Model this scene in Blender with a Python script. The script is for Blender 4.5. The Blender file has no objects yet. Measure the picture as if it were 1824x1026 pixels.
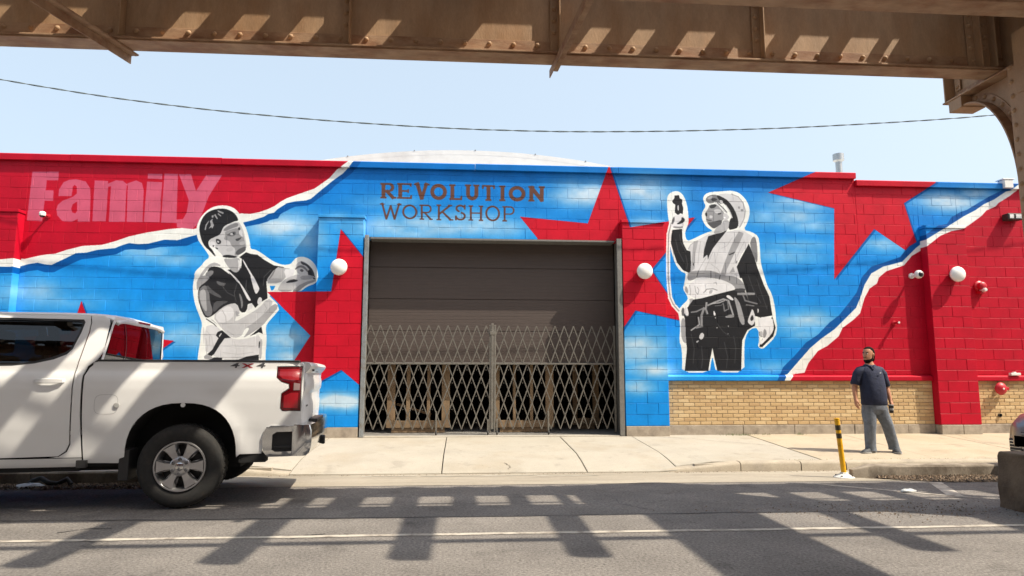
import bpy, bmesh, math, random
import numpy as np
from mathutils import Vector, Matrix
rnd = random.Random(7)
R = math.radians
SC = bpy.context.scene
COL = SC.collection

# ------------------------------------------------------------------ camera, sky, sun, exposure
CAM_H, CAM_YAW, CAM_PITCH, CAM_ROLL, CAM_F = 1.28, 4.1, 7.42, 0.06, 1190.0 / 1824.0
cam_d = bpy.data.cameras.new('camera')
cam = bpy.data.objects.new('camera', cam_d); COL.objects.link(cam); SC.camera = cam
cam_d.sensor_width = 36.0; cam_d.lens = 36.0 * CAM_F; cam_d.clip_start = 0.05; cam_d.clip_end = 2000
_y, _p, _r = R(CAM_YAW), R(CAM_PITCH), R(CAM_ROLL)
FW = Vector((math.sin(_y) * math.cos(_p), math.cos(_y) * math.cos(_p), math.sin(_p)))
_rt = Vector((math.cos(_y), -math.sin(_y), 0)); _up = _rt.cross(FW)
RT = _rt * math.cos(_r) + _up * math.sin(_r); UP = _up * math.cos(_r) - _rt * math.sin(_r)
cam.matrix_world = Matrix(((RT.x, UP.x, -FW.x, 0), (RT.y, UP.y, -FW.y, 0), (RT.z, UP.z, -FW.z, CAM_H), (0, 0, 0, 1)))

SUN_DIR = Vector((-2.19, 1.0, -3.2)).normalized()          # the way the sunlight travels
to_sun = -SUN_DIR
SUN_EL = math.asin(to_sun.z); SUN_ROT = math.atan2(to_sun.x, to_sun.y)
world = bpy.data.worlds.new('World'); SC.world = world; world.use_nodes = True
wn = world.node_tree.nodes; wl = world.node_tree.links
sky = wn.new('ShaderNodeTexSky'); sky.sky_type = 'NISHITA'; sky.sun_disc = False
sky.sun_elevation = SUN_EL; sky.sun_rotation = SUN_ROT
sky.air_density = 1.0; sky.dust_density = 7.0; sky.ozone_density = 1.0; sky.altitude = 180
veil = wn.new('ShaderNodeMix'); veil.data_type = 'RGBA'; veil.inputs[0].default_value = 0.5; veil.inputs[7].default_value = (3.75, 4.4, 4.75, 1)   # summer haze: the same pale veil over the whole sky
wl.new(sky.outputs[0], veil.inputs[6]); wl.new(veil.outputs[2], wn['Background'].inputs[0]); wn['Background'].inputs[1].default_value = 0.15
sun_d = bpy.data.lights.new('sun', 'SUN'); sun_d.energy = 4.2; sun_d.angle = R(0.55); sun_d.color = (1.0, 0.90, 0.74)
sun = bpy.data.objects.new('sun', sun_d); COL.objects.link(sun)
sun.rotation_euler = SUN_DIR.to_track_quat('-Z', 'Y').to_euler(); sun.location = (20, -12, 30)
SC.view_settings.view_transform = 'Standard'; SC.view_settings.look = 'None'
SC.view_settings.exposure = 0.78; SC.view_settings.gamma = 1.0; SC.view_settings.use_curve_mapping = False
SC.render.engine = 'CYCLES'
SC.cycles.max_bounces = 8; SC.cycles.transparent_max_bounces = 12

# ------------------------------------------------------------------ helpers
WALL_Y = 12.35
PIL = 0.185                    # how far the pilasters stand out
def srgb(r, g, b):
    f = lambda c: (c / 255.0 / 12.92) if c <= 10 else ((c / 255.0 + 0.055) / 1.055) ** 2.4
    return (f(r), f(g), f(b))

MATS = {}
def mat(name, col, rough=0.7, metal=0.0, var=0.0, scale=6.0, col2=None, bump=0.0, bscale=40.0, spec=0.5, coat=0.0, fine=0.0, fscale=120.0, detail=6.0, thresh=(0.4, 0.65), stretch=None, spots=0.0, sscale=9.0):
    """Principled material; col2 is mixed in by noise (dirt, wear), var/fine jitter the value, bump gives fine relief."""
    if name in MATS: return MATS[name]
    m = bpy.data.materials.new(name); m.use_nodes = True; MATS[name] = m
    nt = m.node_tree; N = nt.nodes; L = nt.links; b = N['Principled BSDF']
    b.inputs['Base Color'].default_value = (*col, 1); b.inputs['Roughness'].default_value = rough
    b.inputs['Metallic'].default_value = metal; b.inputs['Specular IOR Level'].default_value = spec
    b.inputs['Coat Weight'].default_value = coat; b.inputs['Coat Roughness'].default_value = 0.07
    if not (var or col2 or bump or fine or spots): return m
    geo = N.new('ShaderNodeNewGeometry'); src = geo.outputs['Position']
    if stretch:
        mp = N.new('ShaderNodeMapping'); mp.inputs['Scale'].default_value = stretch; L.new(src, mp.inputs[0]); src = mp.outputs[0]
    def noise(s, d=detail):
        n = N.new('ShaderNodeTexNoise'); n.inputs['Scale'].default_value = s; n.inputs['Detail'].default_value = d
        n.inputs['Roughness'].default_value = 0.62; L.new(src, n.inputs['Vector']); return n.outputs['Fac']
    cur = None
    if col2:
        r = N.new('ShaderNodeMapRange'); r.inputs[1].default_value, r.inputs[2].default_value = thresh; L.new(noise(scale), r.inputs[0])
        mx = N.new('ShaderNodeMix'); mx.data_type = 'RGBA'; mx.inputs[6].default_value = (*col, 1); mx.inputs[7].default_value = (*col2, 1)
        L.new(r.outputs[0], mx.inputs[0]); cur = mx.outputs[2]
    for amt, s in ((var, scale * 2.3), (fine, fscale)):
        if amt:
            r = N.new('ShaderNodeMapRange'); r.inputs[1].default_value, r.inputs[2].default_value = 0.25, 0.75
            r.inputs[3].default_value, r.inputs[4].default_value = 1 - amt, 1 + amt; L.new(noise(s, 4), r.inputs[0])
            mx = N.new('ShaderNodeMix'); mx.data_type = 'RGBA'; mx.blend_type = 'MULTIPLY'; mx.inputs[0].default_value = 1
            if cur is None: mx.inputs[6].default_value = (*col, 1)
            else: L.new(cur, mx.inputs[6])
            L.new(r.outputs[0], mx.inputs[7]); cur = mx.outputs[2]
    if spots:                                     # small dark stains with edges of their own
        for s, lo in ((sscale, .63), (sscale * .31, .60)):
            r = N.new('ShaderNodeMapRange'); r.inputs[1].default_value, r.inputs[2].default_value = lo, lo + .07; r.inputs[3].default_value, r.inputs[4].default_value = 1, 1 - spots; L.new(noise(s, 3), r.inputs[0])
            mx = N.new('ShaderNodeMix'); mx.data_type = 'RGBA'; mx.blend_type = 'MULTIPLY'; mx.inputs[0].default_value = 1
            if cur is None: mx.inputs[6].default_value = (*col, 1)
            else: L.new(cur, mx.inputs[6])
            L.new(r.outputs[0], mx.inputs[7]); cur = mx.outputs[2]
    if cur is not None: L.new(cur, b.inputs['Base Color'])
    if bump:
        bp = N.new('ShaderNodeBump'); bp.inputs['Strength'].default_value = bump; bp.inputs['Distance'].default_value = 0.01
        L.new(noise(bscale, 5), bp.inputs['Height']); L.new(bp.outputs[0], b.inputs['Normal'])
    return m

def glass_mat(name, tint, refl=1.0, rough=0.0):
    m = bpy.data.materials.new(name); m.use_nodes = True; N = m.node_tree.nodes; L = m.node_tree.links
    N.remove(N['Principled BSDF']); out = N['Material Output']
    t = N.new('ShaderNodeBsdfTransparent'); t.inputs[0].default_value = (*tint, 1)
    g = N.new('ShaderNodeBsdfGlossy'); g.inputs['Roughness'].default_value = rough; g.inputs[0].default_value = (refl, refl, refl, 1)
    lw = N.new('ShaderNodeLayerWeight'); lw.inputs[0].default_value = .5
    pw = N.new('ShaderNodeMath'); pw.operation = 'POWER'; pw.inputs[1].default_value = 4.0; L.new(lw.outputs['Facing'], pw.inputs[0])
    ma = N.new('ShaderNodeMath'); ma.operation = 'MULTIPLY_ADD'; ma.inputs[1].default_value = .9; ma.inputs[2].default_value = .05; L.new(pw.outputs[0], ma.inputs[0])
    mx = N.new('ShaderNodeMixShader'); L.new(ma.outputs[0], mx.inputs[0]); L.new(t.outputs[0], mx.inputs[1]); L.new(g.outputs[0], mx.inputs[2])
    L.new(mx.outputs[0], out.inputs[0]); MATS[name] = m
    return m

class MB:
    """Collects simple shapes into one mesh."""
    def __init__(s): s.v = []; s.f = []; s.m = []
    def add(s, vs, fs, mi=0):
        o = len(s.v); s.v += [tuple(p) for p in vs]; s.f += [tuple(o + i for i in f) for f in fs]; s.m += [mi] * len(fs); return s
    def box(s, x0, x1, y0, y1, z0, z1, mi=0):
        vs = [(x, y, z) for z in (z0, z1) for y in (y0, y1) for x in (x0, x1)]
        return s.add(vs, [(0, 2, 3, 1), (4, 5, 7, 6), (0, 1, 5, 4), (2, 6, 7, 3), (0, 4, 6, 2), (1, 3, 7, 5)], mi)
    def obox(s, c, ax, ay, az, mi=0):
        c, ax, ay, az = map(Vector, (c, ax, ay, az))
        vs = [c + ax * i + ay * j + az * k for k in (-1, 1) for j in (-1, 1) for i in (-1, 1)]
        return s.add(vs, [(0, 2, 3, 1), (4, 5, 7, 6), (0, 1, 5, 4), (2, 6, 7, 3), (0, 4, 6, 2), (1, 3, 7, 5)], mi)
    def bar(s, a, b, w, d, side=(0, 1, 0), mi=0):
        a, b = Vector(a), Vector(b); ax = (b - a); n = Vector(side).normalized(); t = ax.normalized().cross(n).normalized()
        return s.obox((a + b) / 2, ax / 2, t * (w / 2), n * (d / 2), mi)
    def prism(s, poly, axis, a, b, mi=0):
        """poly in the two other axes (x: (y,z), y: (x,z), z: (x,y))"""
        def P(p, t): return {'x': (t, p[0], p[1]), 'y': (p[0], t, p[1]), 'z': (p[0], p[1], t)}[axis]
        n = len(poly); vs = [P(p, a) for p in poly] + [P(p, b) for p in poly]
        fs = [tuple(range(n)), tuple(range(2 * n - 1, n - 1, -1))] + [(i, i + n, (i + 1) % n + n, (i + 1) % n) for i in range(n)]
        return s.add(vs, fs, mi)
    def loft(s, rings, close=True, caps=True, mi=0):
        n = len(rings[0]); vs = [p for r in rings for p in r]; fs = []
        for k in range(len(rings) - 1):
            for i in range(n if close else n - 1):
                j = (i + 1) % n; fs.append((k * n + i, k * n + j, (k + 1) * n + j, (k + 1) * n + i))
        if caps: fs += [tuple(range(n - 1, -1, -1)), tuple((len(rings) - 1) * n + i for i in range(n))]
        return s.add(vs, fs, mi)
    def tube(s, path, r, n=8, caps=True, mi=0):
        path = [Vector(p) for p in path]; rings = []; rr = r if isinstance(r, (list, tuple)) else [r] * len(path)
        for i, p in enumerate(path):
            t = (path[min(i + 1, len(path) - 1)] - path[max(i - 1, 0)]).normalized()
            if i == 0: u = t.cross(Vector((0, 0, 1)) if abs(t.z) < 0.9 else Vector((1, 0, 0))).normalized()
            else: u = (u - t * u.dot(t)).normalized()
            w = t.cross(u)
            rings.append([p + (u * math.cos(2 * math.pi * k / n) + w * math.sin(2 * math.pi * k / n)) * rr[i] for k in range(n)])
        return s.loft(rings, True, caps, mi)
    def lathe(s, prof, c, axis, n=32, mi=0, close=False):
        """prof: (radius, offset along axis)"""
        c = Vector(c); rings = []
        A = {'x': (Vector((1, 0, 0)), Vector((0, 1, 0)), Vector((0, 0, 1))), 'y': (Vector((0, 1, 0)), Vector((0, 0, 1)), Vector((1, 0, 0))), 'z': (Vector((0, 0, 1)), Vector((1, 0, 0)), Vector((0, 1, 0)))}[axis]
        for r, o in prof:
            rings.append([c + A[0] * o + (A[1] * math.cos(2 * math.pi * k / n) + A[2] * math.sin(2 * math.pi * k / n)) * r for k in range(n)])
        return s.loft(rings, True, not close, mi)
    def blob(s, c, r, n=6, k=4, mi=0, squash=(1, 1, 1), jit=0):
        prof = [(math.sin(math.pi * i / k), -math.cos(math.pi * i / k)) for i in range(k + 1)]
        rings = []
        for pr, o in prof:
            pr = max(pr, 0.02)
            rings.append([(c[0] + r * pr * math.cos(2 * math.pi * q / n) * squash[0] + rnd.uniform(-jit, jit) * r, c[1] + r * pr * math.sin(2 * math.pi * q / n) * squash[1] + rnd.uniform(-jit, jit) * r, c[2] + r * o * squash[2]) for q in range(n)])
        return s.loft(rings, True, True, mi)
    def mesh(s, name):
        me = bpy.data.meshes.new(name); me.from_pydata(s.v, [], s.f); me.polygons.foreach_set('material_index', s.m); me.update(); return me
    def build(s, name, mats, parent=None, smooth=None, bevel=0, loc=None, seg=2, fix=True):
        me = s.mesh(name)
        if fix:
            bm = bmesh.new(); bm.from_mesh(me); bmesh.ops.recalc_face_normals(bm, faces=bm.faces); bm.to_mesh(me); bm.free()
        return link(name, me, mats, parent, smooth, bevel, loc, seg)

def link(name, me, mats, parent=None, smooth=None, bevel=0, loc=None, seg=2):
    for m in (mats if isinstance(mats, (list, tuple)) else [mats]):
        me.materials.append(m)
    if smooth is not None:
        me.polygons.foreach_set('use_smooth', [True] * len(me.polygons)); me.set_sharp_from_angle(angle=R(smooth))
    o = bpy.data.objects.new(name, me); COL.objects.link(o)
    if parent is not None: o.parent = parent
    if loc: o.location = loc
    if bevel:
        b = o.modifiers.new('bevel', 'BEVEL'); b.width = bevel; b.segments = seg; b.limit_method = 'ANGLE'; b.angle_limit = R(40)
    return o
def empty(name, label, cat, loc=(0, 0, 0), rz=0, group=None):
    o = bpy.data.objects.new(name, None); COL.objects.link(o); o.location = loc; o.rotation_euler = (0, 0, rz); o.empty_display_size = 0.1
    return tag(o, label, cat, group)
def tag(o, label=None, cat=None, group=None, kind=None):
    if label: o['label'] = label
    if cat: o['category'] = cat
    if group: o['group'] = group
    if kind: o['kind'] = kind
    return o
def copy_part(o, parent, loc=None, name=None):
    inv = o.matrix_parent_inverse.copy(); c = o.copy(); COL.objects.link(c); c.parent = parent; c.matrix_parent_inverse = inv
    if loc is not None: c.location = loc
    return c
def copy_tree(o, parent=None, loc=None):
    c = o.copy(); COL.objects.link(c); c.parent = parent
    if loc is not None: c.location = loc
    for ch in list(o.children): copy_tree(ch, c)
    return c
def lerp_table(t, x):
    if x <= t[0][0]: return t[0][1]
    for (a, b), (c, d) in zip(t, t[1:]):
        if x <= c: return b + (d - b) * (x - a) / (c - a)
    return t[-1][1]
# ------------------------------------------------------------------ the mural, painted by code onto a wall-sized sheet
# outlines were measured on the photograph and carried onto the wall's own plane (metres along the wall, metres up)
def on_wall(u, v):
    d = FW + RT * ((u - 912) / 1190.0) - UP * ((v - 513) / 1190.0)
    t = WALL_Y / d.y
    return d.x * t, CAM_H + d.z * t
MX0, MX1, MZ0, MZ1, MPPM = -9.6, 12.0, 0.25, 5.35, 130
SS = 2; MW = int((MX1 - MX0) * MPPM); MH = int((MZ1 - MZ0) * MPPM); PW, PH = MW * SS, MH * SS
canvas = np.zeros((PH, PW, 3), np.float32)
def tosheet(pts, org=None):
    out = []
    for p in pts:
        u, v = p if org is None else (org[0] + p[0] / org[2], org[1] + p[1] / org[2])
        x, z = on_wall(u, v); out.append(((x - MX0) * MPPM * SS, (z - MZ0) * MPPM * SS))
    return np.array(out)
def cover(P):
    """even-odd fill of a polygon in sheet pixels -> slices and mask"""
    x0, y0 = np.maximum(np.floor(P.min(0)).astype(int), 0); x1 = min(int(P[:, 0].max()) + 2, PW); y1 = min(int(P[:, 1].max()) + 2, PH)
    if x1 <= x0 or y1 <= y0: return None
    ys = np.arange(y0, y1) + 0.5; xs = np.arange(x0, x1) + 0.5
    m = np.zeros((y1 - y0, x1 - x0), np.int16)
    for (ax, ay), (bx, by) in zip(P, np.roll(P, -1, 0)):
        if ay == by: continue
        rows = np.nonzero((ys >= min(ay, by)) & (ys < max(ay, by)))[0]
        if len(rows) == 0: continue
        xc = ax + (ys[rows] - ay) * (bx - ax) / (by - ay)
        k = np.clip(np.ceil(xc - x0 - 0.5).astype(int), 0, x1 - x0)
        ok = k < x1 - x0; np.add.at(m, (rows[ok], k[ok]), 1)
    return slice(y0, y1), slice(x0, x1), (np.cumsum(m, 1) % 2).astype(bool)
def smooth_poly(P, n=1):
    for _ in range(n):
        Q = np.roll(P, -1, 0); P = np.stack([P * 0.75 + Q * 0.25, P * 0.25 + Q * 0.75], 1).reshape(-1, 2)
    return P
def paint(pts, col, org=None, a=1.0, soft=0, holes=None):
    P = tosheet(pts, org)
    if soft: P = smooth_poly(P, soft)
    c = cover(P)
    if c is None: return
    sy, sx, m = c; m = m.copy()
    for h in holes or []:
        H = tosheet(h, org); H = smooth_poly(H, soft) if soft else H; hc = cover(H)
        if hc:
            full = np.zeros((PH, PW), bool); full[hc[0], hc[1]] = hc[2]; m &= ~full[sy, sx]
    reg = canvas[sy, sx]; reg[m] = reg[m] * (1 - a) + np.array(col, np.float32) * a
def g(v): v = 10 + v * .935; return (v, v + 1, v + 5)
def stroke(pts, w, col, org=None):
    """a painted line of width w (in the units of pts)"""
    for (ax, ay), (bx, by) in zip(pts, pts[1:]):
        L = math.hypot(bx - ax, by - ay) or 1; nx, ny = -(by - ay) / L * w / 2, (bx - ax) / L * w / 2; ex, ey = (bx - ax) / L * w * .3, (by - ay) / L * w * .3
        paint([(ax + nx - ex, ay + ny - ey), (bx + nx + ex, by + ny + ey), (bx - nx + ex, by - ny + ey), (ax - nx - ex, ay - ny - ey)], col, org)

BLUE, BLUE_TOP, RED, WHITE, NAVY = (18, 136, 222), (12, 110, 192), (178, 12, 40), (228, 231, 229), (0, 82, 158)
# sky-blue ground with airbrushed clouds
yy = np.linspace(MZ0, MZ1, PH)[:, None]
t = np.clip((yy - 3.9) / 1.3, 0, 1)[..., None]
canvas[:] = np.array(BLUE, np.float32) * (1 - t) + np.array(BLUE_TOP, np.float32) * t
nrng = np.random.default_rng(3)
def vnoise(w, h, cx, cy):
    gx, gy = int(w / cx) + 3, int(h / cy) + 3; G = nrng.random((gy, gx)).astype(np.float32)
    X = np.arange(w) / cx; Y = np.arange(h) / cy; xi = X.astype(int); yi = Y.astype(int); fx = X - xi; fy = (Y - yi)[:, None]
    fx = fx * fx * (3 - 2 * fx); fy = fy * fy * (3 - 2 * fy)
    A = G[yi][:, xi] * (1 - fx) + G[yi][:, xi + 1] * fx; B = G[yi + 1][:, xi] * (1 - fx) + G[yi + 1][:, xi + 1] * fx
    return A * (1 - fy) + B * fy
streak = 0.5 * vnoise(PW, PH, 170, 75) + 0.33 * vnoise(PW, PH, 70, 36) + 0.17 * vnoise(PW, PH, 26, 16)
cl = np.zeros((PH, PW), np.float32)
for u, v, ru, rv, s in [(60, 520, 80, 26, .55), (110, 537, 80, 16, .45), (262, 450, 62, 16, .6), (312, 462, 50, 12, .6), (205, 446, 40, 10, .3), (505, 402, 70, 24, .8), (548, 425, 42, 30, .6),
        (330, 600, 70, 22, .6), (300, 563, 45, 14, .4), (505, 605, 55, 28, .65), (522, 636, 50, 16, .7), (602, 716, 46, 15, 1.15), (740, 405, 120, 18, .85), (850, 402, 85, 20, .75), (690, 362, 60, 12, .35),
        (1040, 345, 55, 22, .9), (1150, 343, 55, 26, .8), (1152, 397, 42, 12, .6), (1130, 622, 60, 26, .75), (1165, 660, 48, 14, .7), (1134, 689, 30, 13, .9), (1420, 362, 70, 15, .6), (1400, 386, 66, 16, .75),
        (1452, 402, 54, 12, .6), (1402, 456, 66, 12, .5), (1425, 436, 60, 10, .4), (1432, 574, 56, 18, .75), (1440, 595, 34, 12, .5), (1582, 436, 46, 12, .8), (1688, 360, 60, 15, .85), (1742, 348, 40, 14, .6),
        (1372, 655, 40, 11, .45), (1335, 500, 20, 30, .2), (150, 600, 60, 20, .5), (600, 390, 40, 12, .35), (30, 600, 60, 30, .4), (430, 700, 80, 30, .4)]:
    (cx, cy), (ex, ey) = tosheet([(u, v), (u + ru, v - rv)]); rx, ry = ex - cx, ey - cy
    x0, x1, y0, y1 = [int(q) for q in (max(cx - 2.4 * rx, 0), min(cx + 2.4 * rx, PW), max(cy - 2.4 * ry, 0), min(cy + 2.4 * ry, PH))]
    gx = (np.arange(x0, x1) - cx) / rx; gy = ((np.arange(y0, y1) - cy) / ry)[:, None]
    cl[y0:y1, x0:x1] = np.maximum(cl[y0:y1, x0:x1], s * np.exp(-(gx ** 2 + gy ** 2) * .9))
cl = np.clip(cl * (0.35 + 1.15 * streak), 0, .9)[..., None]
canvas[:] = canvas * (1 - cl) + np.array((205, 220, 232), np.float32) * cl

# torn red corner on the left: red field, white torn edge, navy shade
up1 = [(-80, 462), (0, 462), (20, 460), (45, 461), (71, 455), (84, 453), (98, 452), (119, 445), (147, 438), (182, 436), (207, 429), (230, 421), (262, 414), (300, 408), (324, 406), (345, 408), (390, 395), (429, 380), (445, 381), (461, 378), (476, 373), (489, 367), (500, 359), (511, 353), (525, 348), (560, 336), (587, 317), (600, 302), (620, 287), (634, 270)]
lo1 = [(-80, 476), (0, 475), (20, 475), (38, 474), (53, 470), (67, 468), (80, 471), (92, 472), (102, 467), (117, 460), (135, 451), (154, 450), (174, 445), (205, 442), (217, 437), (230, 433), (246, 435), (264, 434), (293, 427), (316, 428), (336, 422), (390, 408), (434, 396), (451, 392), (470, 386), (478, 381), (488, 379), (494, 373), (511, 362), (524, 359), (545, 357), (554, 354), (573, 338), (594, 321), (611, 309), (622, 297), (640, 272)]
na1 = [(-80, 488), (0, 487), (20, 486), (39, 486), (51, 483), (67, 481), (80, 485), (96, 485), (108, 479), (129, 469), (145, 462), (164, 460), (188, 456), (207, 453), (223, 445), (234, 444), (260, 445), (285, 440), (310, 439), (332, 438), (349, 431), (390, 418), (441, 403), (462, 399), (476, 395), (481, 392), (495, 389), (500, 381), (517, 372), (526, 368), (549, 366), (558, 361), (567, 354), (585, 342), (600, 328), (625, 310), (640, 293), (652, 272)]
paint(up1 + na1[::-1], NAVY); paint(up1 + lo1[::-1], WHITE)
paint([(-80, 200), (650, 200), (634, 270)] + up1[::-1], RED)
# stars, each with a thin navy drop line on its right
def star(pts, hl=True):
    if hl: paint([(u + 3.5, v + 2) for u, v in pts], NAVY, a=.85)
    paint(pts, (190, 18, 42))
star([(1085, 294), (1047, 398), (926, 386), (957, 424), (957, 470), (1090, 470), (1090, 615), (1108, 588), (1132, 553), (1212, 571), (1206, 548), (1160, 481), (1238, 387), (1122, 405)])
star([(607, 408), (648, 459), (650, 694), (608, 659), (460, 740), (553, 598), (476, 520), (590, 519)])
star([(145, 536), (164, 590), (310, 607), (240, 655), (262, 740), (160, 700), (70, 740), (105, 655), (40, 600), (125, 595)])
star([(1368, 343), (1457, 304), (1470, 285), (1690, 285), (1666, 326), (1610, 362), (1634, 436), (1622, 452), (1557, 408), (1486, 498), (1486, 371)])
# torn red corner on the right
wl2 = [(1822, 322), (1801, 339), (1792, 341), (1771, 355), (1752, 364), (1738, 374), (1717, 385), (1698, 397), (1675, 411), (1652, 425), (1631, 442), (1607, 466), (1573, 475), (1552, 487), (1540, 507), (1532, 531), (1525, 548), (1504, 569), (1487, 586), (1463, 603), (1443, 620), (1422, 644), (1402, 667), (1396, 682), (1388, 700)]
wr2 = [(1832, 326), (1805, 344), (1799, 349), (1778, 362), (1773, 368), (1757, 375), (1748, 385), (1726, 401), (1715, 408), (1694, 412), (1675, 420), (1661, 431), (1646, 443), (1624, 456), (1610, 473), (1579, 483), (1566, 494), (1562, 505), (1549, 514), (1540, 531), (1532, 558), (1521, 569), (1501, 584), (1494, 599), (1474, 616), (1457, 625), (1440, 647), (1433, 664), (1416, 666), (1405, 682), (1398, 700)]
nl2 = [(1802, 322), (1785, 339), (1762, 350), (1745, 360), (1722, 374), (1710, 378), (1694, 388), (1687, 399), (1670, 402), (1652, 416), (1631, 432), (1619, 439), (1603, 458), (1583, 465), (1552, 475), (1535, 494), (1526, 521), (1511, 541), (1494, 562), (1477, 575), (1457, 596), (1436, 610), (1416, 633), (1395, 654), (1383, 682), (1376, 700)]
paint(nl2 + wr2[::-1], NAVY); paint(wl2 + wr2[::-1], WHITE)
paint([(2000, 200), (2000, 800), (1398, 800)] + wr2[::-1] + [(1834, 318)], RED)

# lettering: Family
F = (30, 290, 4.8); PINK = (200, 122, 148)
def fam(pts, **k): paint(pts, PINK, F, a=.66, **k)
fam([(133, 75), (360, 75), (355, 150), (255, 150), (248, 235), (315, 235), (310, 325), (238, 325), (215, 500), (85, 495)])
fam([(355, 285), (362, 225), (400, 165), (450, 145), (510, 140), (590, 160), (628, 220), (630, 300), (625, 505), (520, 505), (520, 480), (470, 505), (390, 500), (345, 450), (338, 400), (350, 360), (390, 325), (480, 290), (513, 262), (512, 205), (495, 188), (478, 205), (470, 285)], holes=[[(515, 332), (478, 355), (465, 395), (475, 425), (500, 432), (516, 410)]])
fam([(665, 150), (780, 155), (778, 178), (845, 150), (905, 152), (938, 180), (955, 172), (1020, 150), (1070, 172), (1085, 235), (1075, 508), (938, 505), (948, 195), (938, 190), (925, 505), (785, 505), (805, 200), (782, 205), (760, 500), (645, 500)])
fam([(1120, 92), (1245, 95), (1243, 140), (1118, 135)]); fam([(1112, 160), (1243, 165), (1222, 508), (1085, 505)]); fam([(1262, 92), (1378, 95), (1365, 515), (1232, 512)])
fam([(1385, 97), (1490, 97), (1532, 240), (1620, 105), (1755, 105), (1640, 290), (1590, 420), (1545, 525), (1500, 568), (1370, 552), (1362, 485), (1420, 480), (1452, 425), (1470, 320)])

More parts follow.
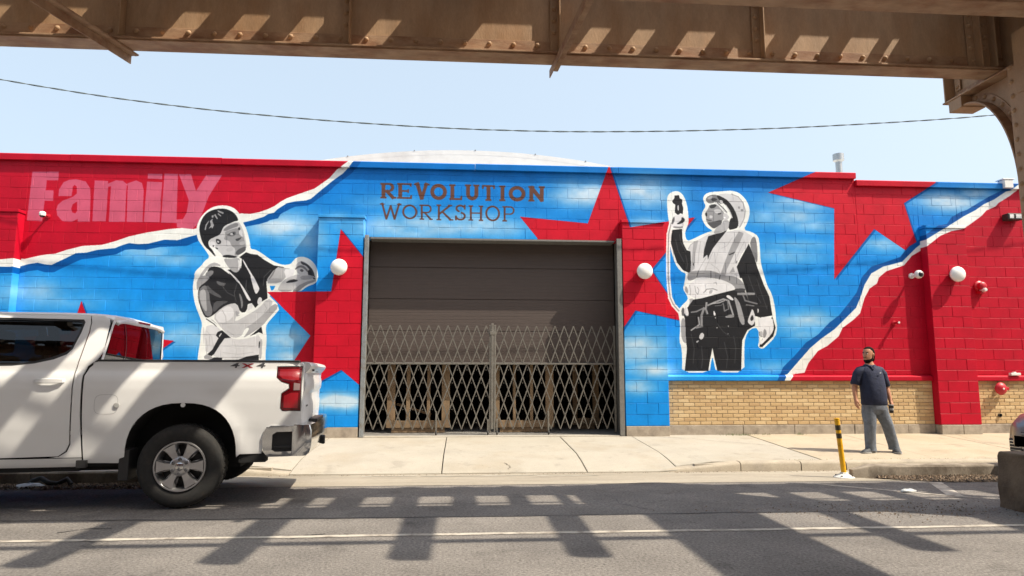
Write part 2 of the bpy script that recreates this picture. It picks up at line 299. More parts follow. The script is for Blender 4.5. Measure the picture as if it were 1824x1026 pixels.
# lettering: slab-serif words, every letter from strokes in its own box
SG = (660, 310, 5.527); BROWN = (96, 64, 55)
def letter(ch, x0, x1, y0, y1, w, sw):
    """w stem width, sw slab thickness, all in sign units"""
    W_, H_ = x1 - x0, y1 - y0; tilt = 0.022
    def P(x, y): return (x, y + (x - x0) * tilt)
    def pp(*q): paint([P(*k) for k in q], BROWN, SG)
    def st(a, b, ww): stroke([P(*a), P(*b)], ww, BROWN, SG)
    def slab(xc, y, half): pp((xc - half, y), (xc + half, y), (xc + half, y + sw), (xc - half, y + sw))
    def ring(cx, cy, rx, ry, ww, a0=0, a1=360, k=28):
        A = [R(a0 + (a1 - a0) * i / k) for i in range(k + 1)]
        o = [P(cx + rx * math.cos(a), cy + ry * math.sin(a)) for a in A]; i_ = [P(cx + (rx - ww) * math.cos(a), cy + (ry - ww * .92) * math.sin(a)) for a in A]
        for q in range(k): paint([o[q], o[q + 1], i_[q + 1], i_[q]], BROWN, SG)
    h = w * .5; e = sw * (.62 if w > 30 else 1.0)
    if ch == 'O': ring((x0 + x1) / 2, (y0 + y1) / 2, W_ / 2, H_ / 2, w)
    elif ch == 'R' or ch == 'P':
        xs = x0 + e + h; pp((xs - h, y0), (xs + h, y0), (xs + h, y1), (xs - h, y1)); slab(xs, y1 - sw, h + e)
        ym = y0 + H_ * .56; r = (ym - y0) / 2
        pp((x0, y0), (x1 - r - W_ * .08, y0), (x1 - r - W_ * .08, y0 + sw * 1.1), (x0, y0 + sw * 1.1)); pp((xs, ym - sw), (x1 - r - W_ * .08, ym - sw), (x1 - r - W_ * .08, ym), (xs, ym))
        ring(x1 - r - W_ * .08, y0 + r, r, r, w * .8, -90, 90, 14)
        if ch == 'R':
            st((xs + W_ * .22, ym - sw * .3), (x1 - e - w * .3, y1 - sw * .5), w * .85); slab(x1 - e - w * .15, y1 - sw, h + e * .6)
    elif ch == 'E':
        xs = x0 + e + h; pp((xs - h, y0), (xs + h, y0), (xs + h, y1), (xs - h, y1))
        pp((x0, y0), (x1 - 4, y0), (x1 - 4, y0 + sw), (x0, y0 + sw)); pp((x0, y1 - sw), (x1, y1 - sw), (x1, y1), (x0, y1)); ym = (y0 + y1) / 2
        pp((xs, ym - sw / 2), (x1 - W_ * .25, ym - sw / 2), (x1 - W_ * .25, ym + sw / 2), (xs, ym + sw / 2)); pp((x1 - W_ * .3, ym - sw), (x1 - W_ * .2, ym - sw), (x1 - W_ * .2, ym + sw), (x1 - W_ * .3, ym + sw))
        pp((x1 - 4 - sw, y0), (x1 - 4, y0), (x1 - 4, y0 + sw * 2), (x1 - 4 - sw, y0 + sw * 1.7)); pp((x1 - sw, y1), (x1, y1), (x1, y1 - sw * 2.2), (x1 - sw, y1 - sw * 1.9))
    elif ch == 'V':
        xm = (x0 + x1) / 2; st((x0 + e + h, y0 + 2), (xm, y1 - w * .2), w); st((x1 - e - h, y0 + 2), (xm, y1 - w * .2), w * .85); slab(x0 + e + h * .8, y0, h + e * .8); slab(x1 - e - h * .8, y0, h + e * .8)
        pp((xm - h * .9, y1 - w), (xm + h * .9, y1 - w), (xm + h * .6, y1), (xm - h * .6, y1))
    elif ch == 'L':
        xs = x0 + e + h; pp((xs - h, y0), (xs + h, y0), (xs + h, y1), (xs - h, y1)); slab(xs, y0, h + e); pp((x0, y1 - sw), (x1, y1 - sw), (x1, y1), (x0, y1)); pp((x1 - sw, y1), (x1, y1), (x1, y1 - sw * 2.4), (x1 - sw, y1 - sw * 2))
    elif ch == 'U':
        xa, xb = x0 + e + h, x1 - e - h; r = (xb - xa) / 2 + h; yc = y1 - r
        for q in (xa, xb): pp((q - h, y0), (q + h, y0), (q + h, yc + 1), (q - h, yc + 1)); slab(q, y0, h + e)
        ring((xa + xb) / 2, yc, r, r, w, 0, 180, 16)
    elif ch == 'T':
        xs = (x0 + x1) / 2; pp((xs - h, y0), (xs + h, y0), (xs + h, y1), (xs - h, y1)); slab(xs, y1 - sw, h + e); pp((x0, y0), (x1, y0), (x1, y0 + sw), (x0, y0 + sw))
        pp((x0, y0), (x0 + sw, y0), (x0 + sw, y0 + sw * 2), (x0, y0 + sw * 2)); pp((x1 - sw, y0), (x1, y0), (x1, y0 + sw * 2), (x1 - sw, y0 + sw * 2))
    elif ch == 'I':
        xs = (x0 + x1) / 2; pp((xs - h, y0), (xs + h, y0), (xs + h, y1), (xs - h, y1)); slab(xs, y1 - sw, h + e); slab(xs, y0, h + e)
    elif ch in 'NH':
        xa, xb = x0 + e + h, x1 - e - h
        for q in (xa, xb): pp((q - h, y0), (q + h, y0), (q + h, y1), (q - h, y1)); slab(q, y0, h + e)
        slab(xa, y1 - sw, h + e)
        if ch == 'N': st((xa, y0 + w * .4), (xb, y1 - w * .4), w)
        else: slab(xb, y1 - sw, h + e); pp((xa, (y0 + y1) / 2 - sw / 2), (xb, (y0 + y1) / 2 - sw / 2), (xb, (y0 + y1) / 2 + sw / 2), (xa, (y0 + y1) / 2 + sw / 2))
    elif ch == 'W':
        xa, xb, xm = x0 + e + h, x1 - e - h, (x0 + x1) / 2
        for a, b in (((xa, y0), (x0 + W_ * .3, y1)), ((xm, y0 + H_ * .15), (x0 + W_ * .3, y1)), ((xm, y0 + H_ * .15), (x0 + W_ * .68, y1)), ((xb, y0), (x0 + W_ * .68, y1))): st(a, b, w)
        slab(xa, y0, h + e); slab(xb, y0, h + e)
    elif ch == 'K':
        xs = x0 + e + h; pp((xs - h, y0), (xs + h, y0), (xs + h, y1), (xs - h, y1)); slab(xs, y0, h + e); slab(xs, y1 - sw, h + e)
        st((xs, y0 + H_ * .62), (x1 - e - h, y0 + sw * .6), w); st((xs + W_ * .22, y0 + H_ * .45), (x1 - e - h * .5, y1 - sw * .6), w); slab(x1 - e - h, y0, h + e); slab(x1 - e * .9, y1 - sw, h + e)
    elif ch == 'S':
        cx = (x0 + x1) / 2; r1, r2 = H_ * .245, H_ * .275; yc1, yc2 = y0 + r1, y1 - r2
        ring(cx, yc1, W_ * .44, r1, w, 100, 340, 18); ring(cx, yc2, W_ * .5, r2, w, -85, 160, 18)
        pp((x1 - w, y0), (x1 - 2, y0), (x1 - 2, y0 + H_ * .3), (x1 - w, y0 + H_ * .3)); pp((x0 + 1, y1 - H_ * .3), (x0 + w, y1 - H_ * .3), (x0 + w, y1), (x0 + 1, y1))
for ch, a, b, c, d in [('R', 97, 245, 86, 240), ('E', 262, 408, 88, 243), ('V', 430, 580, 92, 246), ('O', 588, 752, 94, 254), ('L', 775, 902, 100, 254), ('U', 930, 1072, 102, 258), ('T', 1098, 1224, 108, 263), ('I', 1262, 1335, 113, 266), ('O', 1360, 1525, 116, 268), ('N', 1553, 1716, 118, 270)]:
    letter(ch, a, b, c, d, 38, 18)
for ch, a, b, c, d in [('W', 92, 305, 288, 440), ('O', 312, 460, 298, 444), ('R', 482, 612, 300, 450), ('K', 650, 805, 300, 455), ('S', 830, 938, 300, 456), ('H', 965, 1110, 308, 459), ('O', 1130, 1275, 309, 464), ('P', 1298, 1428, 315, 467)]:
    letter(ch, a, b, c, d, 19, 13)

# the worker in the T-shirt
A, B = (330, 350, 6.84), (330, 490, 6.412)
def toA(pts, o): return [(o[0] + x / o[2], o[1] + y / o[2]) for x, y in pts]
paint(toA([(130, 400), (160, 300), (210, 220), (290, 150), (370, 115), (480, 105), (580, 130), (640, 180), (680, 240), (700, 310), (740, 380), (770, 480), (790, 560), (795, 640), (850, 645), (900, 670), (960, 710), (1040, 770), (1130, 815), (1200, 835), (1280, 825), (1310, 790), (1350, 745), (1420, 730), (1500, 750), (1560, 800), (1600, 860), (1615, 930), (1622, 990)], A)
      + toA([(1515, 20), (1505, 70), (1480, 100), (1390, 130), (1310, 195), (920, 195), (1095, 370), (1000, 480), (930, 560), (920, 620), (930, 700), (925, 800), (915, 960), (920, 1700), (140, 1700), (140, 960), (150, 880), (170, 760), (180, 640), (195, 560), (160, 460), (120, 360), (95, 260), (85, 150), (95, 60), (110, 0)], B)
      + toA([(105, 960), (130, 900), (190, 850), (240, 780), (300, 740), (250, 660), (190, 580), (150, 520)], A), WHITE, soft=1)
paint([(965, 125), (1030, 125), (1010, 165), (985, 180)], BLUE, B)
def pa(v, *p, s=1): paint(list(p), g(v), A, soft=s)
def pb(v, *p, s=1): paint(list(p), g(v), B, soft=s)
# torso and sleeves
pb(28, (480, -60), (960, -120), (1130, -90), (960, 40), (925, 75), (935, 190), (940, 265), (860, 310), (800, 375), (760, 320), (700, 335), (640, 230), (560, 80), s=0)
pa(28, (600, 930), (650, 920), (680, 880), (690, 760), (660, 740), (740, 680), (800, 700), (880, 710), (960, 770), (1105, 855), (1000, 1015), (960, 1060), (700, 1060), s=0)
pb(32, (200, 60), (300, 0), (420, -20), (560, 60), (660, 180), (720, 300), (700, 420), (630, 430), (590, 320), (500, 330), (420, 370), (320, 460), (240, 495), (200, 440), (160, 330), (140, 220), (160, 130))
pa(30, (280, 880), (330, 850), (420, 860), (500, 920), (600, 990), (690, 1060), (300, 1040), (260, 960))
pa(165, (175, 970), (230, 885), (300, 820), (370, 800), (450, 850), (350, 842), (290, 870), (240, 930), (170, 1015)); pa(120, (240, 940), (300, 900), (350, 905), (330, 960), (260, 1000))
pb(150, (130, 55), (200, 0), (290, 20), (240, 75), (165, 130), (132, 185)); pb(112, (140, 210), (180, 135), (240, 110), (275, 200), (280, 300), (315, 400), (300, 465), (240, 475), (200, 400), (160, 300)); pb(165, (160, 200), (200, 150), (235, 180), (240, 300), (250, 420), (215, 400), (170, 300))
pb(80, (240, 100), (330, 190), (400, 230), (420, 270), (300, 220), (250, 180)); pb(75, (330, 300), (450, 290), (500, 300), (400, 350), (330, 430), (310, 400)); pb(90, (350, 60), (430, 90), (470, 90), (440, 130), (370, 110))
pb(120, (610, 200), (640, 230), (665, 330), (640, 400), (635, 310))
for q in ([(240, 500), (330, 560), (420, 660)], [(590, 100), (560, 200), (580, 300)], [(420, 120), (480, 200), (560, 240)], [(980, -60), (900, 20), (890, 120)], [(700, 60), (690, 150), (720, 200)]): stroke(q, 10, g(62), B)
# braces of the apron
pa(225, (470, 870), (520, 895), (620, 990), (680, 1060), (650, 1060), (560, 955)); pb(225, (540, 0), (590, 45), (660, 130), (720, 230), (755, 292), (718, 295), (660, 180), (620, 95), (560, 30))
pa(220, (690, 755), (722, 790), (765, 870), (805, 930), (870, 1060), (838, 1060), (780, 930), (725, 835)); pb(215, (740, 0), (770, 0), (800, 50), (832, 120), (852, 160), (812, 222), (790, 190), (760, 80))
pb(220, (820, 290), (850, 245), (880, 270), (870, 320), (830, 345)); pb(215, (705, 400), (720, 340), (770, 320), (770, 370), (720, 410))
# lower arm, apron pocket, strap, trousers
pb(204, (215, 590), (330, 560), (480, 690), (560, 735), (700, 730), (880, 670), (860, 960), (235, 960))
for w_, v_, q in ((12, 190, [(245, 640), (300, 700), (325, 830)]), (10, 196, [(450, 800), (600, 842), (820, 815)]), (9, 186, [(430, 885), (600, 905), (780, 880)]), (14, 200, [(720, 740), (640, 790), (520, 800)]), (9, 178, [(235, 720), (250, 820), (240, 920)]), (8, 190, [(560, 760), (590, 860), (570, 930)])): stroke(q, w_, g(v_), B)
pb(190, (310, 470), (420, 372), (500, 332), (585, 322), (630, 432), (585, 465), (560, 540), (700, 462), (850, 372), (940, 262), (1015, 312), (900, 442), (780, 560), (690, 600), (640, 700), (560, 722), (480, 682), (400, 590))
pb(216, (330, 470), (430, 380), (500, 345), (560, 400), (540, 500), (400, 560)); pb(160, (570, 400), (620, 430), (600, 460), (640, 450), (580, 480)); pb(158, (1012, 318), (1075, 357), (960, 482), (880, 582), (760, 662), (655, 725), (705, 660), (735, 600), (680, 605), (760, 560), (880, 462))
pb(170, (280, 500), (330, 520), (410, 620), (360, 560)); pb(205, (200, 600), (215, 590), (222, 700), (215, 800), (205, 760))
pb(28, (350, 690), (370, 650), (420, 630), (520, 715), (450, 722), (400, 790), (330, 900), (300, 925), (250, 905), (310, 850), (380, 720), s=0); pb(205, (385, 690), (410, 660), (418, 668), (390, 710), s=0)
pb(28, (740, 697), (870, 588), (885, 672), (840, 652), (800, 672), s=0); pb(175, (850, 745), (882, 725), (872, 960), (840, 955)); pb(40, (838, 770), (855, 745), (850, 830), (838, 840))
pb(30, (610, 965), (700, 930), (840, 908), (840, 1700), (230, 1700), (225, 990), (330, 940), (420, 945), (420, 968), s=0); pb(150, (215, 920), (260, 905), (320, 945), (290, 965), (215, 960))
for w_, v_, q in ((9, 178, [(420, 400), (460, 470), (470, 560)]), (8, 185, [(700, 500), (640, 560), (600, 640)]), (10, 190, [(860, 390), (780, 470), (700, 520)]), (8, 170, [(480, 640), (560, 690), (640, 690)]), (7, 165, [(900, 330), (930, 380), (900, 430)])): stroke(q, w_, g(v_), B)
# raised arm and hand
pa(172, (1105, 857), (1200, 868), (1295, 880), (1225, 985), (1150, 1060), (960, 1060)); pa(120, (1080, 900), (1110, 870), (1060, 980), (1000, 1030)); pa(220, (1195, 885), (1300, 882), (1342, 900), (1300, 985), (1235, 1015)); pa(185, (1330, 850), (1400, 780), (1470, 800), (1530, 880), (1560, 960), (1500, 960), (1380, 960))
pa(105, (1330, 900), (1350, 860), (1400, 835), (1450, 845), (1500, 905), (1495, 930), (1440, 872), (1390, 862)); pa(60, (1400, 785), (1440, 800), (1500, 830), (1560, 900), (1590, 1015), (1560, 1000), (1520, 900), (1470, 840), (1420, 830)); pa(85, (1390, 895), (1420, 880), (1450, 905), (1420, 925)); pa(45, (1490, 900), (1530, 890), (1550, 980), (1500, 970))
pb(188, (1045, 188), (1090, 92), (1160, 30), (1300, -15), (1460, 5), (1500, 50), (1340, 82), (1215, 190)); pb(140, (1345, 82), (1500, 50), (1480, 75), (1380, 112), (1290, 192), (1205, 190)); pb(45, (1130, 92), (1215, 45), (1300, 60), (1250, 82)); pb(60, (1440, 10), (1500, 45), (1470, 55)); pb(150, (1300, 10), (1450, 0), (1470, 40), (1330, 60))
# head
pa(188, (420, 465), (460, 380), (520, 340), (640, 300), (680, 350), (710, 420), (735, 520), (745, 600), (730, 660), (690, 690), (650, 720), (600, 745), (470, 745), (440, 700), (380, 640), (350, 620), (290, 590), (295, 530), (350, 495))
pa(120, (455, 410), (530, 350), (635, 315), (655, 360), (560, 392), (490, 425)); pa(140, (480, 430), (560, 400), (640, 380), (700, 440), (722, 540), (742, 600), (722, 670), (660, 712), (595, 725), (615, 640), (560, 600), (540, 540), (465, 525), (490, 470))
pa(205, (660, 400), (690, 420), (705, 500), (680, 480), (650, 450)); pa(95, (505, 470), (560, 430), (615, 425), (620, 460), (580, 490), (520, 480)); pa(185, (540, 450), (600, 440), (600, 465), (560, 475)); pa(40, (575, 440), (602, 435), (600, 462), (580, 465)); pa(55, (640, 380), (668, 372), (672, 408), (645, 412))
pa(60, (605, 520), (650, 508), (695, 490), (662, 532), (630, 548)); pa(165, (650, 560), (720, 540), (735, 575), (680, 600)); pa(80, (650, 640), (742, 602), (736, 660), (690, 692), (640, 715), (605, 690)); pa(175, (490, 640), (560, 610), (590, 650), (520, 680))
pa(26, (175, 440), (170, 380), (190, 300), (230, 230), (290, 180), (380, 150), (480, 146), (560, 175), (610, 215), (640, 265), (645, 297), (600, 302), (560, 322), (500, 346), (460, 380), (440, 430), (420, 467), (350, 497), (300, 522), (278, 560), (290, 610), (330, 650), (372, 725), (360, 732), (300, 662), (240, 612), (200, 540))
for q in ([(235, 405), (250, 340), (290, 290), (285, 312), (258, 360), (250, 412)], [(285, 395), (312, 350), (300, 300), (335, 268), (330, 300), (350, 352), (328, 392), (318, 372)], [(390, 165), (470, 195), (462, 215), (400, 188)], [(350, 225), (368, 213), (398, 272), (385, 277)], [(400, 200), (440, 235), (432, 245), (395, 215)], [(320, 235), (345, 225), (345, 255), (325, 260)]): pa(150, *q, s=0)
pa(40, (455, 718), (520, 708), (600, 722), (640, 737), (590, 752), (460, 742)); pa(214, (285, 570), (310, 545), (360, 550), (375, 600), (345, 630), (300, 600)); pa(45, (370, 518), (400, 515), (435, 535), (438, 570), (400, 587), (378, 560)); pa(190, (385, 535), (415, 545), (410, 565), (390, 560)); pa(30, (330, 590), (357, 600), (340, 618)); pa(30, (360, 618), (402, 630), (390, 648))
pa(162, (462, 752), (560, 762), (650, 742), (672, 790), (672, 880), (640, 922), (600, 927), (560, 900), (500, 830)); pa(215, (640, 770), (668, 780), (668, 870), (640, 905), (650, 830))
# the star's left arm is painted over the worker
paint([(476, 520), (600, 519), (600, 560), (553, 598)], (190, 18, 42))

# the worker in the hard hat
Cc, D = (1170, 330, 6.413), (1170, 480, 5.4)
rope = toA([(165, 430), (135, 560), (128, 800), (130, 1026)], Cc) + toA([(115, 150), (128, 270), (160, 340), (212, 400)], D)
stroke(rope, 7.5, WHITE)
paint(toA([(115, 200), (120, 120), (160, 80), (230, 62), (290, 95), (330, 170), (350, 250), (360, 330), (365, 430), (335, 500), (320, 560), (345, 640), (420, 610), (520, 560), (600, 530), (640, 520), (570, 480), (530, 420), (510, 360), (520, 300), (560, 240), (540, 200), (525, 150), (550, 100), (620, 75), (700, 72), (780, 65), (850, 60), (930, 80), (1000, 140), (1050, 220), (1065, 310), (1040, 420), (990, 510), (1080, 530), (1160, 580), (1175, 680), (1180, 800), (1190, 900), (1225, 1026)], Cc)
      + toA([(1060, 150), (1110, 240), (1140, 380), (1145, 480), (1160, 560), (1140, 650), (1050, 740), (1010, 770), (970, 740), (985, 690), (975, 560), (900, 570), (850, 650), (840, 780), (845, 992), (570, 992), (545, 880), (535, 840), (520, 900), (510, 992), (240, 992), (245, 860), (235, 740), (215, 690), (225, 560), (215, 470), (200, 400), (240, 345), (300, 290), (290, 250), (250, 190), (265, 130), (275, 60)], D)
      + toA([(330, 1010), (260, 975), (205, 890), (165, 760), (150, 660), (155, 560), (150, 480), (125, 350)], Cc), WHITE, soft=1)
stroke(rope, 2.2, (150, 150, 152))
def pc(v, *p, s=1): paint(list(p), g(v), Cc, soft=s)
def pd(v, *p, s=1): paint(list(p), g(v), D, soft=s)
pc(28, (175, 180), (200, 150), (200, 118), (252, 113), (262, 150), (292, 165), (287, 210), (302, 260), (295, 332), (270, 320), (240, 342), (205, 310), (210, 220), (185, 205), s=0); pc(200, (235, 230), (250, 225), (252, 290), (238, 290))
pc(215, (180, 400), (195, 355), (240, 332), (300, 340), (322, 400), (300, 490), (220, 495), (170, 480), (160, 440)); pc(40, (218, 445), (280, 402), (282, 358), (322, 385), (312, 422), (262, 445)); pc(90, (180, 380), (200, 350), (205, 400), (180, 450), (165, 440)); pc(130, (185, 465), (260, 475), (300, 465), (290, 495), (190, 490))
pc(26, (178, 510), (288, 498), (290, 590), (300, 660), (340, 740), (388, 757), (392, 900), (385, 1010), (300, 972), (230, 882), (188, 762), (160, 660), (165, 580), s=0)
pc(208, (355, 725), (400, 660), (590, 560), (760, 545), (900, 510), (990, 520), (1092, 582), (1040, 680), (960, 800), (910, 920), (950, 1060), (380, 1060), (390, 900), (385, 760), s=0)
pc(202, (690, 110), (760, 95), (850, 95), (930, 130), (990, 200), (1020, 290), (1002, 390), (955, 482), (930, 492), (930, 400), (890, 280), (820, 180), (740, 130)); stroke([(850, 100), (930, 132), (985, 200), (1010, 290), (995, 385), (950, 475)], 9, g(150), Cc); pc(140, (925, 240), (950, 240), (950, 270), (930, 270)); pc(130, (955, 275), (985, 270), (985, 300), (962, 298))
pc(112, (552, 160), (590, 118), (660, 103), (720, 130), (765, 180), (745, 222), (680, 190), (620, 210), (580, 202)); pc(160, (570, 150), (620, 120), (650, 130), (600, 165)); pc(50, (610, 165), (650, 140), (700, 165), (650, 185))
pc(142, (598, 222), (680, 210), (760, 300), (795, 362), (750, 402), (690, 462), (640, 482), (580, 442), (555, 382), (570, 332), (550, 320), (590, 262)); pc(30, (548, 318), (570, 308), (577, 350), (560, 362)); pc(75, (570, 425), (640, 420), (742, 388), (742, 442), (690, 475), (650, 500), (600, 462)); pc(48, (600, 228), (690, 215), (665, 258), (608, 268)); pc(190, (640, 280), (720, 270), (740, 310), (680, 330)); pc(50, (555, 385), (600, 395), (640, 400), (590, 408)); pc(60, (690, 320), (740, 310), (735, 330), (700, 340)); pc(200, (600, 340), (640, 350), (630, 380), (600, 375))
pc(28, (678, 108), (740, 130), (820, 180), (890, 280), (932, 400), (928, 482), (880, 502), (815, 512), (830, 400), (862, 360), (820, 262), (760, 202), (700, 160)); stroke([(660, 195), (730, 245), (805, 330)], 12, g(205), Cc); stroke([(690, 200), (760, 262), (800, 310)], 8, g(50), Cc); stroke([(785, 225), (830, 290), (862, 372)], 11, g(190), Cc); pc(195, (715, 165), (760, 180), (750, 212), (725, 205))
pc(168, (690, 472), (742, 442), (762, 392), (832, 402), (815, 512), (740, 532), (672, 562), (648, 532)); pc(190, (755, 312), (800, 330), (832, 362), (800, 402), (760, 392)); pc(235, (762, 362), (785, 362), (782, 380), (765, 380))
pc(30, (588, 582), (660, 560), (740, 540), (800, 515), (765, 562), (700, 642), (640, 722), (600, 802), (585, 848), (575, 792), (530, 832), (540, 742), (560, 662), s=0)
pc(150, (935, 528), (992, 550), (930, 692), (860, 832), (800, 962), (775, 1060), (715, 1060), (760, 922), (820, 762), (880, 622), s=0); pc(60, (820, 790), (900, 755), (880, 780), (830, 800), s=0); pc(165, (420, 642), (472, 630), (440, 782), (430, 952), (385, 992), (400, 862), (410, 742), s=0); pc(60, (408, 900), (425, 880), (425, 930), s=0); stroke([(560, 830), (500, 930), (460, 1020)], 7, g(165), Cc); stroke([(360, 730), (385, 680), (420, 660)], 8, g(170), Cc)
for w_, v_, q in ((9, 185, [(640, 760), (580, 900), (540, 1000)]), (8, 192, [(720, 700), (670, 860), (660, 960)]), (10, 188, [(860, 600), (800, 690), (740, 720)]), (9, 180, [(500, 640), (480, 780), (470, 900)]), (9, 186, [(1000, 640), (930, 780), (880, 900)]), (7, 176, [(620, 900), (700, 960), (730, 1020)]), (8, 196, [(520, 960), (620, 950), (700, 930)])): stroke(q, w_, g(v_), Cc)
for q in ([(215, 620), (240, 740), (310, 880)], [(260, 560), (270, 640), (330, 760)], [(330, 800), (350, 900), (340, 960)]): stroke(q, 9, g(58), Cc)
pc(26, (1050, 668), (1112, 822), (1152, 952), (1180, 1060), (950, 1060), (912, 932), (960, 832), s=0); pc(120, (1080, 602), (1122, 580), (1147, 682), (1152, 902), (1112, 832), (1060, 682)); pc(150, (828, 1002), (872, 930), (892, 992), s=0); pc(110, (895, 900), (915, 850), (920, 880))
pd(26, (790, 0), (970, -10), (1030, 150), (1082, 260), (1112, 442), (1000, 464), (930, 442), (870, 260), (850, 180), s=0)
pd(220, (300, 150), (400, 75), (540, 90), (680, 110), (752, 165), (740, 197), (540, 242), (430, 277), (350, 275), (300, 232)); pd(140, (300, 20), (400, 10), (540, 10), (640, 60), (740, 60), (820, 110), (857, 190), (842, 217), (760, 212), (742, 152), (640, 102), (540, 82), (400, 70), (330, 110), (290, 100))
for q in ((520, 15, 520, 80), (400, 12, 385, 70), (610, 55, 600, 95), (700, 62, 700, 105)): stroke([(q[0], q[1]), (q[2], q[3])], 7, g(60), D)
stroke([(365, 160), (375, 220), (395, 240), (405, 200), (390, 170)], 6, g(150), D); stroke([(450, 225), (480, 190), (540, 185), (580, 200)], 9, g(140), D); stroke([(545, 130), (570, 125), (575, 145)], 6, g(160), D); stroke([(315, 150), (325, 210), (320, 250)], 6, g(165), D); pd(165, (505, 200), (540, 195), (530, 230), (500, 235))
pd(150, (275, 150), (300, 190), (300, 240), (270, 210)); pd(160, (310, 280), (355, 280), (345, 340), (300, 360), (320, 310))
pd(26, (350, 290), (430, 277), (560, 242), (740, 197), (850, 212), (935, 440), (945, 540), (872, 582), (822, 682), (817, 782), (812, 976), (582, 976), (560, 880), (535, 752), (510, 880), (495, 976), (268, 976), (290, 762), (280, 682), (275, 562), (268, 470), (250, 420), (300, 360), s=0)
pd(152, (238, 470), (270, 470), (275, 602), (287, 722), (240, 682), (230, 562)); pd(90, (235, 380), (262, 360), (270, 440), (240, 450))
for w_, v_, pts in ((16, 150, [(490, 345), (570, 310), (640, 285), (690, 300), (735, 440)]), (10, 170, [(520, 330), (600, 320), (650, 300)]), (12, 110, [(640, 330), (650, 400), (690, 380), (680, 300)]), (14, 120, [(330, 412), (380, 405), (450, 372)]), (22, 130, [(455, 370), (430, 440), (430, 540)]), (14, 150, [(400, 460), (410, 530), (330, 585)]), (18, 120, [(440, 545), (380, 560)]), (18, 150, [(478, 320), (472, 380), (485, 425)]), (24, 140, [(780, 235), (935, 235)]), (14, 110, [(830, 250), (850, 300), (965, 330)]), (10, 120, [(860, 340), (935, 350)]), (8, 90, [(560, 350), (620, 345), (640, 320)])): stroke(pts, w_, g(v_), D)
pd(152, (735, 250), (790, 300), (822, 400), (850, 520), (822, 540), (790, 482), (765, 362)); pd(140, (640, 462), (700, 430), (745, 440), (740, 465)); pd(225, (660, 260), (690, 240), (745, 290), (720, 300)); pd(60, (740, 185), (850, 180), (850, 215), (760, 215))
pd(212, (872, 490), (900, 420), (920, 368), (952, 468), (925, 545), (880, 522)); pd(40, (895, 470), (920, 430), (935, 480), (905, 500)); pd(190, (965, 370), (985, 390), (970, 430)); pd(230, (545, 385), (572, 440), (545, 445)); pd(190, (432, 600), (462, 632), (430, 682), (400, 652)); pd(185, (375, 690), (410, 680), (385, 710)); pd(222, (258, 400), (290, 350), (312, 442), (280, 452)); pd(200, (555, 460), (572, 462), (565, 475)); pd(180, (680, 540), (695, 540), (690, 560)); pd(180, (570, 555), (590, 558), (575, 570)); pd(170, (680, 612), (692, 615), (685, 628))
pd(26, (1110, 450), (1142, 560), (1120, 642), (1012, 748), (985, 742), (1000, 700), s=0)
for q in ([(880, 60), (930, 200), (1000, 320)], [(960, 90), (1010, 240), (1060, 380)], [(330, 620), (360, 760), (350, 900)], [(430, 740), (440, 860), (430, 950)], [(650, 700), (680, 840), (670, 950)], [(740, 640), (760, 760), (750, 900)], [(580, 520), (640, 600), (700, 640)]): stroke(q, 8, g(52), D)
pd(226, (972, 462), (1110, 452), (1128, 560), (1105, 622), (1030, 700), (1000, 725), (992, 712), (1025, 655), (990, 640), (975, 560)); pd(140, (1030, 560), (1062, 602), (1040, 662), (1018, 650)); pd(175, (985, 600), (1015, 590), (1020, 640), (995, 640)); stroke([(985, 600), (990, 640), (1015, 645)], 5, g(60), D)

# small wear: brush-load and roller streaks
canvas *= (0.97 + 0.06 * vnoise(PW, PH, 60, 60))[..., None]
canvas *= (0.985 + 0.03 * vnoise(PW, PH, 7, 14))[..., None]
sheet = canvas.reshape(MH, SS, MW, SS, 3).mean((1, 3))
px = np.ones((MH, MW, 4), np.float32); px[..., :3] = np.clip(sheet / 255.0, 0, 1)
mural_img = bpy.data.images.new('mural_paint', MW, MH); mural_img.pixels.foreach_set(px.ravel()); mural_img.update(); mural_img.pack()
del canvas, streak, cl

